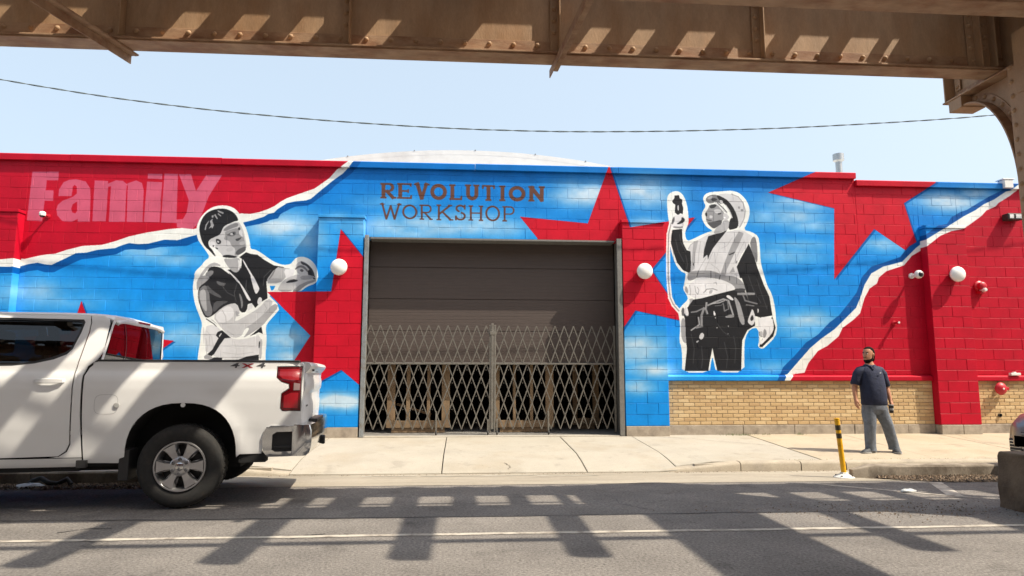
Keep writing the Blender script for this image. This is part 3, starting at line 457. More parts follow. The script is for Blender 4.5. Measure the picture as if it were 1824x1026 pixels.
def mural_mat(name, scale=1.0):
    """flat print on the wall, looked up by metres along and up the wall"""
    m = bpy.data.materials.new(name); m.use_nodes = True; N = m.node_tree.nodes; L = m.node_tree.links; b = N['Principled BSDF']
    geo = N.new('ShaderNodeNewGeometry'); sep = N.new('ShaderNodeSeparateXYZ'); L.new(geo.outputs['Position'], sep.inputs[0])
    def lin(sock, k, o):
        n = N.new('ShaderNodeMath'); n.operation = 'MULTIPLY_ADD'; L.new(sock, n.inputs[0]); n.inputs[1].default_value = k; n.inputs[2].default_value = o; return n.outputs[0]
    comb = N.new('ShaderNodeCombineXYZ')
    L.new(lin(sep.outputs[0], scale / (MX1 - MX0), -MX0 / (MX1 - MX0)), comb.inputs[0])
    L.new(lin(sep.outputs[2], scale / (MZ1 - MZ0), (CAM_H * (1 - scale) - MZ0) / (MZ1 - MZ0)), comb.inputs[1])
    im = N.new('ShaderNodeTexImage'); im.image = mural_img; im.extension = 'EXTEND'; im.interpolation = 'Linear'; L.new(comb.outputs[0], im.inputs[0])
    n = N.new('ShaderNodeTexNoise'); n.inputs['Scale'].default_value = 3; n.inputs['Detail'].default_value = 8; L.new(geo.outputs['Position'], n.inputs['Vector'])
    r = N.new('ShaderNodeMapRange'); r.inputs[1].default_value, r.inputs[2].default_value, r.inputs[3].default_value, r.inputs[4].default_value = .3, .7, .9, 1.05; L.new(n.outputs[0], r.inputs[0])
    mx = N.new('ShaderNodeMix'); mx.data_type = 'RGBA'; mx.blend_type = 'MULTIPLY'; mx.inputs[0].default_value = 1; L.new(im.outputs[0], mx.inputs[6]); L.new(r.outputs[0], mx.inputs[7]); L.new(mx.outputs[2], b.inputs['Base Color'])
    b.inputs['Roughness'].default_value = .5; b.inputs['Specular IOR Level'].default_value = .18
    n2 = N.new('ShaderNodeTexNoise'); n2.inputs['Scale'].default_value = 90; n2.inputs['Detail'].default_value = 5; L.new(geo.outputs['Position'], n2.inputs['Vector'])
    bp = N.new('ShaderNodeBump'); bp.inputs['Strength'].default_value = .35; bp.inputs['Distance'].default_value = .006; L.new(n2.outputs[0], bp.inputs['Height']); L.new(bp.outputs[0], b.inputs['Normal'])
    return m
M_MURAL = mural_mat('mural on block wall'); M_MURAL_P = mural_mat('mural on pilasters', WALL_Y / (WALL_Y - PIL))
# ------------------------------------------------------------------ ground, road, sidewalk
GUT = 9.5
def road_z(y): return 0.0 if y < 6.5 else -0.08 * min((y - 6.5) / 3.0, 1.0)
def walk_z(y): return 0.05 + (y - 9.65) * 0.14 / 2.7
M_ASPH = mat('aged asphalt', (.188, .172, .157), .92, var=.2, scale=.55, col2=(.125, .115, .108), thresh=(.5, .75), bump=.9, bscale=90, fine=.6, fscale=48, spec=.25, spots=.22, sscale=5)
M_LANE = mat('worn concrete parking lane', (.325, .29, .235), .9, var=.12, scale=.9, col2=(.255, .225, .18), thresh=(.45, .7), bump=.35, bscale=120, fine=.18, fscale=70, spec=.25, stretch=(.35, 1.6, 1), spots=.14, sscale=7)
M_CONC = mat('pale sidewalk concrete', (.355, .328, .278), .9, var=.08, scale=.8, col2=(.305, .265, .205), thresh=(.5, .75), bump=.3, bscale=140, fine=.14, fscale=90, spec=.25, spots=.13, sscale=8)
M_CONC2 = mat('yellowish sidewalk concrete', (.38, .325, .245), .9, var=.08, scale=.8, col2=(.33, .27, .185), thresh=(.5, .75), bump=.3, bscale=140, fine=.14, fscale=90, spec=.25, spots=.13, sscale=8)
M_CURB = mat('old kerb concrete', (.36, .315, .25), .9, var=.14, scale=2.2, col2=(.27, .24, .20), thresh=(.5, .72), bump=.5, bscale=70, fine=.12, fscale=60, spec=.25)
M_PAINT = mat('worn road paint', (.44, .40, .34), .8, col2=(.22, .19, .16), scale=7, thresh=(.45, .62), var=.1)
M_DIRT = mat('dark dirt in joints', (.09, .075, .06), .95, var=.3, scale=20)
M_SOIL = mat('gravelly soil', (.13, .095, .066), .95, var=.35, scale=14, col2=(.07, .052, .038), bump=.8, bscale=60)
def sheet_grid(name, xs, ys, zf, m, parent=None):
    mb = MB(); nx = len(xs); vs = [(x, y, zf(x, y)) for y in ys for x in xs]
    mb.add(vs, [(j * nx + i, j * nx + i + 1, (j + 1) * nx + i + 1, (j + 1) * nx + i) for j in range(len(ys) - 1) for i in range(nx - 1)])
    return mb.build(name, m, parent, fix=False)
tag(sheet_grid('ground', [-600, 600], [-600, 900], lambda x, y: -.35, mat('far ground', (.22, .2, .17), .95, var=.2, scale=.05)), kind='structure')
road = tag(sheet_grid('road', [-70, -20, -8, 0, 8, 20, 70], [-40, -10, 0, 3, 5, 6.5, 7.2, 8, 8.4, 9.0, 9.6], lambda x, y: road_z(y), M_ASPH), kind='structure')
lane = tag(sheet_grid('parking_lane', [-70, -20, -10, -4, 0, 4, 10, 20, 70], [8.38, 8.8, 9.2, 9.55], lambda x, y: road_z(y) + .004 + (.0 if y > 8.4 else .0), M_LANE), kind='structure')
# painted markings, part of the road
def strip(name, x0, x1, y0, y1, dz, m=M_PAINT, n=24, wob=.008):
    xs = [x0 + (x1 - x0) * i / n for i in range(n + 1)]; mb = MB(); vs = []
    for x in xs: vs += [(x, y0 + rnd.uniform(-wob, wob), road_z(y0) + dz), (x, y1 + rnd.uniform(-wob, wob), road_z(y1) + dz)]
    mb.add(vs, [(2 * i, 2 * i + 2, 2 * i + 3, 2 * i + 1) for i in range(n)]); return mb.build(name, m, road, fix=False)
strip('lane_line', -30, 30, 5.6, 5.665, .004, n=200)
for x0, x1, y in ((-1.35, -.62, 9.27), (1.0, 1.85, 9.17), (-.55, 1.0, 9.23)): strip('faded_mark', x0, x1, y, y + .05, .009, n=8, m=mat('faded road paint', (.45, .42, .36), .85, col2=(.325, .29, .235), scale=7, thresh=(.35, .6)))
def slant(name, pts):
    mb = MB(); mb.add([(x, y, road_z(y) + .004) for x, y in pts], [tuple(range(len(pts)))]); return mb.build(name, M_PAINT, road)
slant('hatch_stripe', [(5.36, 7.0), (5.2, 7.02), (5.80, 8.18), (5.96, 8.17)]); slant('hatch_stripe', [(5.5, 6.94), (5.36, 7.0), (4.3, 8.12), (4.42, 8.12)])
# tar seams and oil drips: their own shapes, thin sheets
M_TAR = mat('tar seam', (.05, .047, .045), .75, var=.2, scale=12)
for path in ([(-4.5, 6.42), (-3, 6.36), (-1.2, 6.33), (.8, 6.30), (2.6, 6.33), (4.2, 6.28)], [(-3.3, 5.9), (-3.1, 6.05), (-2.9, 6.02)], [(-1.35, 5.55), (-1.25, 5.68), (-1.1, 5.72)], [(1.5, 7.6), (1.62, 7.2), (1.58, 6.9), (1.8, 6.5)]):
    mb = MB(); vs = []
    P = []
    for (a, b), (c, d) in zip(path, path[1:]):
        for k in range(10): P.append((a + (c - a) * k / 10 + rnd.uniform(-.01, .01), b + (d - b) * k / 10 + rnd.uniform(-.014, .014)))
    for x, y in P:
        w = rnd.uniform(.004, .014); vs += [(x, y - w, road_z(y) + .0035), (x, y + w, road_z(y) + .0035)]
    mb.add(vs, [(2 * i, 2 * i + 2, 2 * i + 3, 2 * i + 1) for i in range(len(P) - 1)]); mb.build('tar_seam', M_TAR, road, fix=False)

# sidewalk: slabs with open joints on a bed
walk = tag(sheet_grid('sidewalk', [-40, 40], [9.66, 12.6], lambda x, y: walk_z(y) - .125, M_DIRT), kind='structure')
JX = [-13.5, -11.6, -9.7, -7.8, -6.0, -4.2, -2.35, -.29, 1.74, 3.05, 5.25, 7.05, 8.9, 10.7, 12.5, 14.3]
def apron_z(x, y):
    """the driveway dips to the gutter between the kerb ends"""
    d = min(max((x + 3.1) / .9, 0), 1, max((3.7 - x) / .9, 0)); d = d * d * (3 - 2 * d)
    z = walk_z(y)
    if y < 10.4: z -= d * .104 * ((10.4 - y) / .9) ** 1.3
    return z
for i, (a, b) in enumerate(zip(JX, JX[1:])):
    gap = .007; drive = -2.5 < (a + b) / 2 < 2.9; y0 = 9.5 if drive else 9.67
    xs = [a + gap + (b - a - 2 * gap) * k / 4 for k in range(5)]; ys = [y0 + (12.33 - y0) * k / 6 for k in range(7)]
    rows = [ys] if drive or i in (9, 10) else [ys[:4], ys[3:]]
    for ry in rows:
        ry = list(ry)
        if len(rows) > 1:
            if ry[0] > y0: ry[0] += .007
            else: ry[-1] -= .007
        mb = MB(); nx = 5; dz = rnd.uniform(-.003, .004)
        vs = [(x, y, apron_z(x, y) + dz) for y in ry for x in xs]; n = len(vs); ny = len(ry)
        vs += [(x, y, apron_z(x, y) - .09) for y in ry for x in xs]
        fs = [(j * nx + q, j * nx + q + 1, (j + 1) * nx + q + 1, (j + 1) * nx + q) for j in range(ny - 1) for q in range(nx - 1)]
        rim = [q for q in range(nx)] + [j * nx + nx - 1 for j in range(1, ny)] + [(ny - 1) * nx + q for q in range(nx - 2, -1, -1)] + [j * nx for j in range(ny - 2, 0, -1)]
        fs += [(rim[k], rim[k] + n, rim[(k + 1) % len(rim)] + n, rim[(k + 1) % len(rim)]) for k in range(len(rim))]
        mb.add(vs, fs); mb.build('slab', M_CONC2 if a > 5 else M_CONC, walk, bevel=.006, seg=1)
# hairline cracks in the slabs
for path in ([(3.2, 12.3), (3.7, 11.95), (4.3, 11.6), (4.8, 11.25), (5.2, 10.95)], [(.6, 9.9), (.68, 9.75), (.64, 9.6)], [(9.2, 12.1), (9.0, 11.2), (9.4, 10.3)]):
    P = [(a + (c - a) * k / 8 + rnd.uniform(-.012, .012), b + (d - b) * k / 8 + rnd.uniform(-.012, .012)) for (a, b), (c, d) in zip(path, path[1:]) for k in range(8)]; vs = []
    for x, y in P: w = rnd.uniform(.002, .006); vs += [(x - w, y - w, apron_z(x, y) + .007), (x + w, y + w, apron_z(x, y) + .007)]
    MB().add(vs, [(2 * i, 2 * i + 2, 2 * i + 3, 2 * i + 1) for i in range(len(P) - 1)]).build('crack', M_DIRT, walk, fix=False)
# kerb stones
kerb = tag(MB().box(-40, -2.6, 9.56, 9.64, -.2, .02).box(3.3, 40, 9.56, 9.64, -.2, .02).build('kerb', M_CURB), kind='structure')
def kerb_stone(x0, x1, z0, z1):
    n = 6; rings = []
    for k in range(n + 1):
        x = x0 + (x1 - x0) * k / n; z = z0 + (z1 - z0) * k / n; j = rnd.uniform(-.005, .005)
        rings.append([(x, 9.49 + j, -.14), (x, 9.495 + j, z - .035), (x, 9.51 + j, z - .012), (x, 9.535 + j, z), (x, 9.66, z + .006), (x, 9.66, -.14)])
    MB().loft(rings).build('kerb_stone', M_CURB, kerb, smooth=50)
for x0, x1, z0, z1 in ((2.85, 3.94, -.045, .05), (3.955, 4.83, .052, .054), (4.845, 5.5, .053, .05), (5.515, 7.9, .052, .052), (7.915, 9.4, .05, .05), (9.415, 11.2, .05, .05), (11.215, 13.2, .05, .05), (-3.4, -2.35, .05, -.045), (-4.9, -3.415, .05, .05), (-6.6, -4.915, .05, .05), (-8.4, -6.615, .05, .05), (-10.2, -8.415, .05, .05), (-12, -10.215, .05, .05)): kerb_stone(x0, x1, z0, z1)

# concrete kerb islands that mark off the parking lane, and the grit lying against them
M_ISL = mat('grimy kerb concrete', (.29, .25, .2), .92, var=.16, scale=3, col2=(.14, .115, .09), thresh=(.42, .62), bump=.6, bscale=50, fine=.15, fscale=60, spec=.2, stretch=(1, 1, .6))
def island(x0, x1, y0, y1, label, tip):
    zb = road_z(y0); o = empty('kerb_island', label, 'kerb', ((x0 + x1) / 2, (y0 + y1) / 2, zb), group=None)
    cx, cy = (x0 + x1) / 2, (y0 + y1) / 2; L = x1 - x0; hw = (y1 - y0) / 2; n = max(int(L / 1.6), 1); s = -1 if tip < 0 else 1
    for k in range(n):
        a = -L / 2 + L * k / n + .006; b = -L / 2 + L * (k + 1) / n - .006; mb = MB(); rings = []
        for q in range(9):
            x = a + (b - a) * q / 8; t = 1.0; zt = .16
            end = (x + L / 2) if tip < 0 else (L / 2 - x)
            if end < .28: t = .35 + .65 * end / .28; zt = .10 + .06 * end / .28
            j = rnd.uniform(-.006, .006)
            rings.append([(x, -hw * t + j, -.05), (x, -hw * t * .93 + j, zt - .02), (x, -hw * t * .8 + j, zt), (x, hw * t * .8, zt), (x, hw * t * .93, zt - .02), (x, hw * t, -.05)])
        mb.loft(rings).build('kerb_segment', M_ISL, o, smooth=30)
    return o
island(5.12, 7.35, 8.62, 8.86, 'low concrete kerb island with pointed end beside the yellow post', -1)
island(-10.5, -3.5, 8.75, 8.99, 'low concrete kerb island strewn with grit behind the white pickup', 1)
def soil(x0, x1, ya, yb, label):
    n = 60; mb = MB(); vs = []
    for k in range(n + 1):
        x = x0 + (x1 - x0) * k / n; t = min(k / 8, 1); w = (yb - ya) * t * (.75 + .25 * math.sin(k * .9) * math.sin(k * .37)) + rnd.uniform(-.02, .02) * t
        vs += [(x, yb, road_z(yb) + .012 * t), (x, yb - w * .45, road_z(yb - w * .45) + .012 * t + .006), (x, yb - w, road_z(yb - w) + .0055)]
    mb.add(vs, [(3 * k + q, 3 * k + q + 3, 3 * k + q + 4, 3 * k + q + 1) for k in range(n) for q in (0, 1)]); return tag(mb.build('soil', M_SOIL, fix=False, smooth=60), label, 'soil', kind='stuff')
soil(5.25, 8.2, 8.22, 8.63, 'brown soil banked against the kerb island by the yellow post'); soil(-3.4, -10.5, 8.3, 8.76, 'brown soil banked against the kerb island behind the pickup')
M_STONES = [mat('gravel pale', (.24, .175, .12), .9, var=.2, scale=30), mat('gravel brown', (.13, .088, .055), .9, var=.2, scale=30), mat('gravel dark', (.045, .035, .028), .9, var=.2, scale=30)]
def grit(name, label, n, fx, r0, r1):
    mb = MB()
    for _ in range(n):
        x, y = fx(); r = rnd.uniform(r0, r1); z = road_z(y) + (.004 if y < 8.1 or y > 8.8 else .004 + .015 * min(max((y - 8.2) / .3, 0), 1))
        a = rnd.uniform(0, 3.1); vs = [(x + r * math.cos(a + k * 2.09) * rnd.uniform(.7, 1.3), y + r * math.sin(a + k * 2.09) * rnd.uniform(.7, 1.3), z + .001) for k in range(3)]
        vs.append((x, y, z + r * rnd.uniform(.5, 1.1))); mb.add(vs, [(0, 2, 1), (0, 1, 3), (1, 2, 3), (2, 0, 3)], rnd.choice((0, 0, 1, 1, 1, 2)))
    return tag(mb.build(name, M_STONES), label, 'grit', kind='stuff')
def pile_r():
    x = 5.4 + rnd.random() ** .8 * 2.1; return x, 8.62 - rnd.random() ** 1.4 * .46 * min((x - 5.2) * 1.1, 1.0)
grit('gravel', 'brown grit and leaf litter along the kerb island by the yellow post', 3800, pile_r, .009, .03)
def pile_l():
    x = rnd.uniform(-8.5, -3.35); return x, 8.74 - rnd.random() ** 1.3 * .45
grit('gravel', 'brown grit and rubble along the kerb island behind the pickup', 3000, pile_l, .008, .026)
def pile_c():
    x = rnd.gauss(4.4, .9); return x, rnd.gauss(6.35, .22) - .03 * (x - 4.4)
grit('gravel', 'loose road grit drifted beside the column footing', 700, pile_c, .004, .012)
def pile_k():
    x = rnd.choice((rnd.uniform(3.0, 7.6), rnd.uniform(-2.6, 3.2))); return x, 9.44 + rnd.uniform(-.05, .04)
grit('gravel', 'fine grit lying in the gutter along the sidewalk kerb', 500, pile_k, .004, .011)

# litter
def crumple(name, label, c, size, m, flat=.5):
    mb = MB(); mb.blob((0, 0, size[2] * flat), 1, 9, 5, squash=size, jit=0); mb.v = [(x * rnd.uniform(.8, 1.2), y * rnd.uniform(.75, 1.2), max(z * rnd.uniform(.8, 1.2), .001)) for x, y, z in mb.v]
    o = mb.build(name, m, loc=c); return tag(o, label, 'litter')
M_PAPER = mat('crumpled paper', (.62, .64, .64), .8, var=.1, scale=30)
crumple('paper_litter', 'crumpled white paper on the grit behind the pickup', (-5.1, 8.52, road_z(8.5) + .004), (.16, .08, .035), M_PAPER)
crumple('paper_litter', 'small crushed white cup on the road by the painted hatch', (5.0, 7.4, road_z(7.4) + .004), (.09, .035, .025), M_PAPER)
M_RUBBER = mat('black rubber scrap', (.03, .03, .03), .8)
o = MB().tube([(-.24, 0, .02), (-.2, .03, .07), (-.1, .02, .1), (0, 0, .05), (.12, -.02, .04), (.2, .02, .09), (.26, .0, .03)], .028, 8).build('rubber_scrap', M_RUBBER, loc=(-4.95, 8.62, road_z(8.6)), smooth=60); tag(o, 'twisted black rubber scrap on the grit behind the pickup', 'litter')
# weeds in the joint at the wall foot
mb = MB()
for cx, w, n in ((5.1, .35, 70), (6.25, .12, 26), (5.6, .1, 14)):
    for _ in range(n):
        x = rnd.gauss(cx, w * .5); y = 12.22 + rnd.uniform(-.05, .05); h = rnd.uniform(.015, .06); dx, dy = rnd.uniform(-.03, .03), rnd.uniform(-.03, .02); z = walk_z(y)
        mb.add([(x - .004, y, z), (x + .004, y, z), (x + dx, y + dy, z + h)], [(0, 1, 2)])
for _ in range(90):
    x = rnd.uniform(4.6, 8.2); y = 9.675; z = walk_z(y); mb.add([(x - .006, y, z), (x + .006, y, z), (x + rnd.uniform(-.02, .02), y + .01, z + rnd.uniform(.005, .022))], [(0, 1, 2)])
tag(mb.build('weeds', mat('weed green', (.10, .13, .04), .8, var=.3, scale=20), fix=False), 'thin weeds growing in the cracks of the sidewalk', 'weeds', kind='stuff')
# ------------------------------------------------------------------ the building
Z0 = 0.365                      # top of the stone plinth
CH, BL, JT = 0.2032, 0.4064, 0.005
DX0, DX1, DZ = -1.83, 2.93, 3.82
P_SPANS = [(-8.84, -7.90), (-2.67, -1.85), (2.95, 3.76), (8.96, 9.77)]
P_TOP = 4.19
bld = empty('workshop_building', 'low block-walled workshop building covered by a red and blue mural', 'building', (.5, WALL_Y, .1))
def onb(o): o.location = o.location - bld.location if o.parent is bld else o.location; return o
INV = Matrix.Translation(-bld.location)
def bpart(mb, name, m, parent=None, **k):
    o = mb.build(name, m, parent or bld, **k); o.matrix_parent_inverse = INV.copy() if parent is None else Matrix(); return o
# wall body behind the blocks (keeps the joints closed), with the gateway left open
TOP_L, TOP_R, STEP_X = 5.135, 4.995, 7.69
mb = MB(); yb0, yb1 = WALL_Y + .004, WALL_Y + .30
mb.box(-14, DX0, yb0, yb1, .0, TOP_L); mb.box(DX0, DX1, yb0, yb1, DZ, TOP_L); mb.box(DX1, STEP_X, yb0, yb1, .0, TOP_L); mb.box(STEP_X, 15, yb0, yb1, .0, TOP_R)
wallo = bpart(mb, 'block_wall', M_MURAL)
# block meshes: bevelled front, returns into the wall
def block_mesh(name, w, h, m, d=.03, bv=.0038):
    a, b = w / 2, h / 2; q = bv
    vs = [(-a + q, 0, -b + q), (a - q, 0, -b + q), (a - q, 0, b - q), (-a + q, 0, b - q), (-a, q * .9, -b), (a, q * .9, -b), (a, q * .9, b), (-a, q * .9, b), (-a, d, -b), (a, d, -b), (a, d, b), (-a, d, b)]
    fs = [(0, 1, 2, 3)] + [(i + 4, (i + 1) % 4 + 4, (i + 1) % 4, i) for i in range(4)] + [(i + 8, (i + 1) % 4 + 8, (i + 1) % 4 + 4, i + 4) for i in range(4)]
    me = bpy.data.meshes.new(name); me.from_pydata(vs, [], fs); me.update(); me.materials.append(m); return me
BM = {}
def bmesh_for(w, h, m):
    k = (round(w, 3), round(h, 3), m.name)
    if k not in BM: BM[k] = block_mesh('block', w, h, m)
    return BM[k]
def wall_cells(x0, x1, z0, z1, phase, zbase=Z0):
    """running-bond blocks clipped to a rectangle"""
    out = []; k0 = int(math.floor((z0 - zbase) / CH + 1e-6)); k = k0
    while zbase + k * CH < z1 - .02:
        a, b = max(zbase + k * CH, z0), min(zbase + (k + 1) * CH, z1); off = phase + (BL / 2 if k % 2 else 0)
        i = math.floor((x0 - off) / BL)
        while off + i * BL < x1 - .02:
            c, d = max(off + i * BL, x0), min(off + (i + 1) * BL, x1)
            if d - c > .03 and b - a > .03: out.append((c, d, a, b))
            i += 1
        k += 1
    return out
BX0, BX1, BX2 = 3.79, 9.0, 9.77        # brick panels: between the pilasters, and right of the last one
SILL_T = 1.30
cells = []
P1s, P2s, P3s, P4s = P_SPANS
for x0, x1, z0, z1 in ((-14, P1s[0], Z0, TOP_L), (P1s[0], P1s[1], P_TOP, TOP_L), (P1s[1], P2s[0], Z0, TOP_L), (P2s[0], DX0, P_TOP, TOP_L), (DX0, DX1, DZ, TOP_L), (DX1, P3s[1], P_TOP, TOP_L), (P3s[1], STEP_X, SILL_T, TOP_L), (STEP_X, P4s[0], SILL_T, TOP_R), (P4s[0], P4s[1], P_TOP, TOP_R), (P4s[1], 15, SILL_T, TOP_R)):
    cells += wall_cells(x0, x1, z0, z1, .12)
def shown(c):                        # cells the photograph can show: within the frame's reach and not behind the pickup
    x, z = (c[0] + c[1]) / 2, (c[2] + c[3]) / 2; return -8.6 < x < 11.0 and not (x < -2.3 and z < 2.2) and c[1] - c[0] > .3 and c[3] - c[2] > .18
order = sorted(range(len(cells)), key=lambda i: (not shown(cells[i]), math.hypot((cells[i][0] + cells[i][1]) / 2 + .9, (cells[i][2] + cells[i][3]) / 2 - 2.5)))
single = set(order[:130])
rest = MB()
for i, (a, b, c, d) in enumerate(cells):
    w, h = b - a - JT, d - c - JT; py = WALL_Y + rnd.uniform(-.0025, .0015); cx, cz = (a + b) / 2, (c + d) / 2
    if i in single:
        o = bpy.data.objects.new('block', bmesh_for(w, h, M_MURAL)); COL.objects.link(o); o.parent = wallo; o.location = (cx, py, cz)
        o.rotation_euler = (rnd.uniform(-.006, .006), rnd.uniform(-.002, .002), rnd.uniform(-.004, .004))
    else:
        me = bmesh_for(w, h, M_MURAL); rest.add([(cx + v.co.x, py + v.co.y, cz + v.co.z) for v in me.vertices], [tuple(p.vertices) for p in me.polygons])
tag(rest.build('block_courses', M_MURAL, wallo, fix=False), kind='stuff')
# pilasters of block
npil = 0
for k, (a, b) in enumerate(P_SPANS):
    yf = WALL_Y - PIL; core = MB().box(a + .012, b - .012, yf + .012, WALL_Y + .02, .1, P_TOP)
    pil = bpart(core, 'pilaster', M_MURAL_P)
    for (x0, x1, z0, z1) in wall_cells(a, b, Z0, P_TOP - .06, a, Z0):
        me = bmesh_for(x1 - x0 - JT, z1 - z0 - JT, M_MURAL_P)
        o = bpy.data.objects.new('block', me); COL.objects.link(o); o.parent = pil; o.location = ((x0 + x1) / 2, yf + rnd.uniform(-.002, .002), (z0 + z1) / 2)
    # returns of the pilaster: side faces
    sd = MB(); sd.box(a, a + .011, yf + .006, WALL_Y + .004, Z0, P_TOP - .06); sd.box(b - .011, b, yf + .006, WALL_Y + .004, Z0, P_TOP - .06); sd.build('side_face', M_MURAL_P, pil)
    MB().box(a - .015, b + .015, yf - .022, WALL_Y + .01, P_TOP - .055, P_TOP).build('pilaster_cap', M_MURAL_P, pil, bevel=.006)
# coping
M_COPE = mural_mat('mural on coping', WALL_Y / (WALL_Y - .07))
x = -14.0
while x < STEP_X - .05:
    L = min(rnd.uniform(2.2, 3.0), STEP_X - x); L = STEP_X - x if STEP_X - x - L < .8 else L
    h = rnd.uniform(-.006, .006); bpart(MB().prism([(WALL_Y - .07, TOP_L + .002), (WALL_Y - .075, TOP_L + .105 + h), (WALL_Y - .05, TOP_L + .122 + h), (WALL_Y + .36, TOP_L + .13), (WALL_Y + .36, TOP_L + .002)], 'x', x + .003, x + L - .003), 'coping_stone', M_COPE); x += L
x = STEP_X + .002
while x < 14.9:
    L = min(rnd.uniform(2.0, 2.8), 15 - x); bpart(MB().prism([(WALL_Y - .07, TOP_R + .002), (WALL_Y - .075, TOP_R + .10), (WALL_Y - .05, TOP_R + .117), (WALL_Y + .36, TOP_R + .122), (WALL_Y + .36, TOP_R + .002)], 'x', x + .003, x + L - .003), 'coping_stone', M_COPE); x += L
# stone plinth
M_STONE = mat('limestone plinth', (.36, .31, .25), .9, var=.16, scale=5, col2=(.22, .185, .15), thresh=(.45, .7), bump=.5, bscale=60, fine=.1)
def plinth(x0, x1, y, step):
    x = x0
    while x < x1 - .05:
        L = min(step * rnd.uniform(.75, 1.25), x1 - x); L = x1 - x if x1 - x - L < .25 else L
        bpart(MB().box(x + .004, x + L - .004, y + rnd.uniform(-.006, .004), WALL_Y + .05, .02, Z0 - .004 + rnd.uniform(-.004, 0)), 'plinth_stone', M_STONE, bevel=.008); x += L
plinth(-14, P1s[0], WALL_Y - .02, 1.2); plinth(P1s[0], P1s[1], WALL_Y - PIL - .012, .8); plinth(P1s[1], P2s[0], WALL_Y - .02, 1.2); plinth(P2s[0], DX0 - .02, WALL_Y - PIL - .012, .9)
plinth(DX1 + .02, P3s[1], WALL_Y - PIL - .012, .9); plinth(P3s[1], P4s[0], WALL_Y - .035, 1.15); plinth(P4s[0], P4s[1], WALL_Y - PIL - .012, .5); plinth(P4s[1], 15, WALL_Y - .035, 1.3)
# brick panels
tones = [srgb(214, 184, 138), srgb(206, 175, 128), srgb(222, 195, 150), srgb(198, 166, 122)]
M_BR = [mat('yellow brick %d' % i, tuple(c * .82 for c in t), .85, var=.1, scale=25, fine=.1, bump=.3, bscale=90) for i, t in enumerate(tones)]
M_MORT = mat('grey-brown mortar', (.36, .295, .21), .95, var=.2, scale=15, bump=.4)
def brick_mesh(w, m): return block_mesh('brick', w, .0677 - .011, m, .03, .004)
BRM = [[brick_mesh(w, m) for m in M_BR] for w in (.2085 - .011, .1042 - .011)]
nb = 0
for (x0, x1) in ((P3s[1] + .01, P4s[0]), (P4s[1] + .002, 15)):
    pan = bpart(MB().box(x0, x1, WALL_Y - .012, WALL_Y + .02, Z0 - .01, Z0 + .813), 'brick_panel', M_MORT); rest = MB(); rest_any = False
    for r in range(12):
        z = Z0 + .0677 * (r + .5); x = x0 + (.1042 if r % 2 else 0)
        if r % 2: items = [(x0 + .0521, 1)]
        else: items = []
        while x < x1 - .2: items.append((x + .10425, 0)); x += .2085
        for cx, kind in items:
            mi = rnd.choice((0, 0, 1, 1, 2, 3)); py = WALL_Y - .02 + rnd.uniform(-.002, .002)
            if x0 < 5 and nb < 298:
                o = bpy.data.objects.new('brick', BRM[kind][mi]); COL.objects.link(o); o.parent = pan; o.location = (cx, py, z); nb += 1
            else:
                me = BRM[kind][mi]; rest.add([(cx + v.co.x, py + v.co.y, z + v.co.z) for v in me.vertices], [tuple(p.vertices) for p in me.polygons], mi); rest_any = True
        if x1 - x > .03:
            mi = rnd.choice((0, 1, 2)); w = x1 - x - .008; me = brick_mesh(w, M_BR[mi]); rest.add([(x + w / 2 + v.co.x, WALL_Y - .02 + v.co.y, z + v.co.z) for v in me.vertices], [tuple(p.vertices) for p in me.polygons], mi); rest_any = True
    if rest_any: tag(rest.build('brick_courses', M_BR, pan, fix=False), kind='stuff')
    bpart(MB().prism([(WALL_Y - .075, Z0 + .815), (WALL_Y - .075, SILL_T - .045), (WALL_Y - .06, SILL_T - .035), (WALL_Y + .02, SILL_T - .004), (WALL_Y + .02, Z0 + .815)], 'x', x0 - .005, x1 - .003), 'sill_ledge', mural_mat('mural on sill %d' % (x0 > 5), WALL_Y / (WALL_Y - .07)), bevel=.006)
# gateway: steel frame, half-raised sectional door, dark room behind
M_STEEL = mat('galvanised steel', (.33, .36, .38), .5, .6, var=.15, scale=8, col2=(.25, .23, .2), thresh=(.5, .7))
M_DSTEEL = mat('grey painted steel', (.17, .165, .155), .6, .2, var=.2, scale=8)
DOOR_Y = WALL_Y + .39
bpart(MB().box(DX0 + .001, DX0 + .075, WALL_Y - .20, WALL_Y - .14, .19, DZ).box(DX0 + .001, DX0 + .02, WALL_Y - .14, WALL_Y + .32, .19, DZ), 'door_jamb', M_STEEL, bevel=.004)
bpart(MB().box(DX1 - .09, DX1 - .001, WALL_Y - .20, WALL_Y - .14, .19, DZ).box(DX1 - .02, DX1 - .001, WALL_Y - .14, WALL_Y + .32, .19, DZ), 'door_jamb', M_DSTEEL, bevel=.004)
bpart(MB().box(DX0 + .076, DX1 - .091, WALL_Y - .012, WALL_Y + .29, DZ - .035, DZ - .001), 'door_header', M_DSTEEL, bevel=.004)
M_DOOR = mat('dark brown sectional door', srgb(78, 68, 64), .6, .0, var=.06, scale=3, fine=.04, bump=.12, bscale=30)
door = bpart(MB().box(DX0 + .02, DX1 - .02, DOOR_Y + .012, DOOR_Y + .045, 1.50, 4.3), 'garage_door', M_DOOR)
z = 1.50
for k in range(5):
    zt = z + .607
    mb = MB(); prof = [(0, z + .004), (0, z + .02)]
    nr = 9                                       # fine pressed ribs across the panel
    for q in range(nr):
        za = z + .02 + (zt - z - .028) * q / nr; zb = z + .02 + (zt - z - .028) * (q + 1) / nr
        prof += [(0, za + .004), (0, zb - .006), (.0025, zb - .003)]
    prof += [(0, zt - .006), (.012, zt - .001), (.03, zt - .001), (.03, z + .004)]
    mb.prism([(DOOR_Y + p[0], p[1]) for p in prof], 'x', DX0 + .03, DX1 - .03); mb.build('door_panel', M_DOOR, door); z = zt + .002
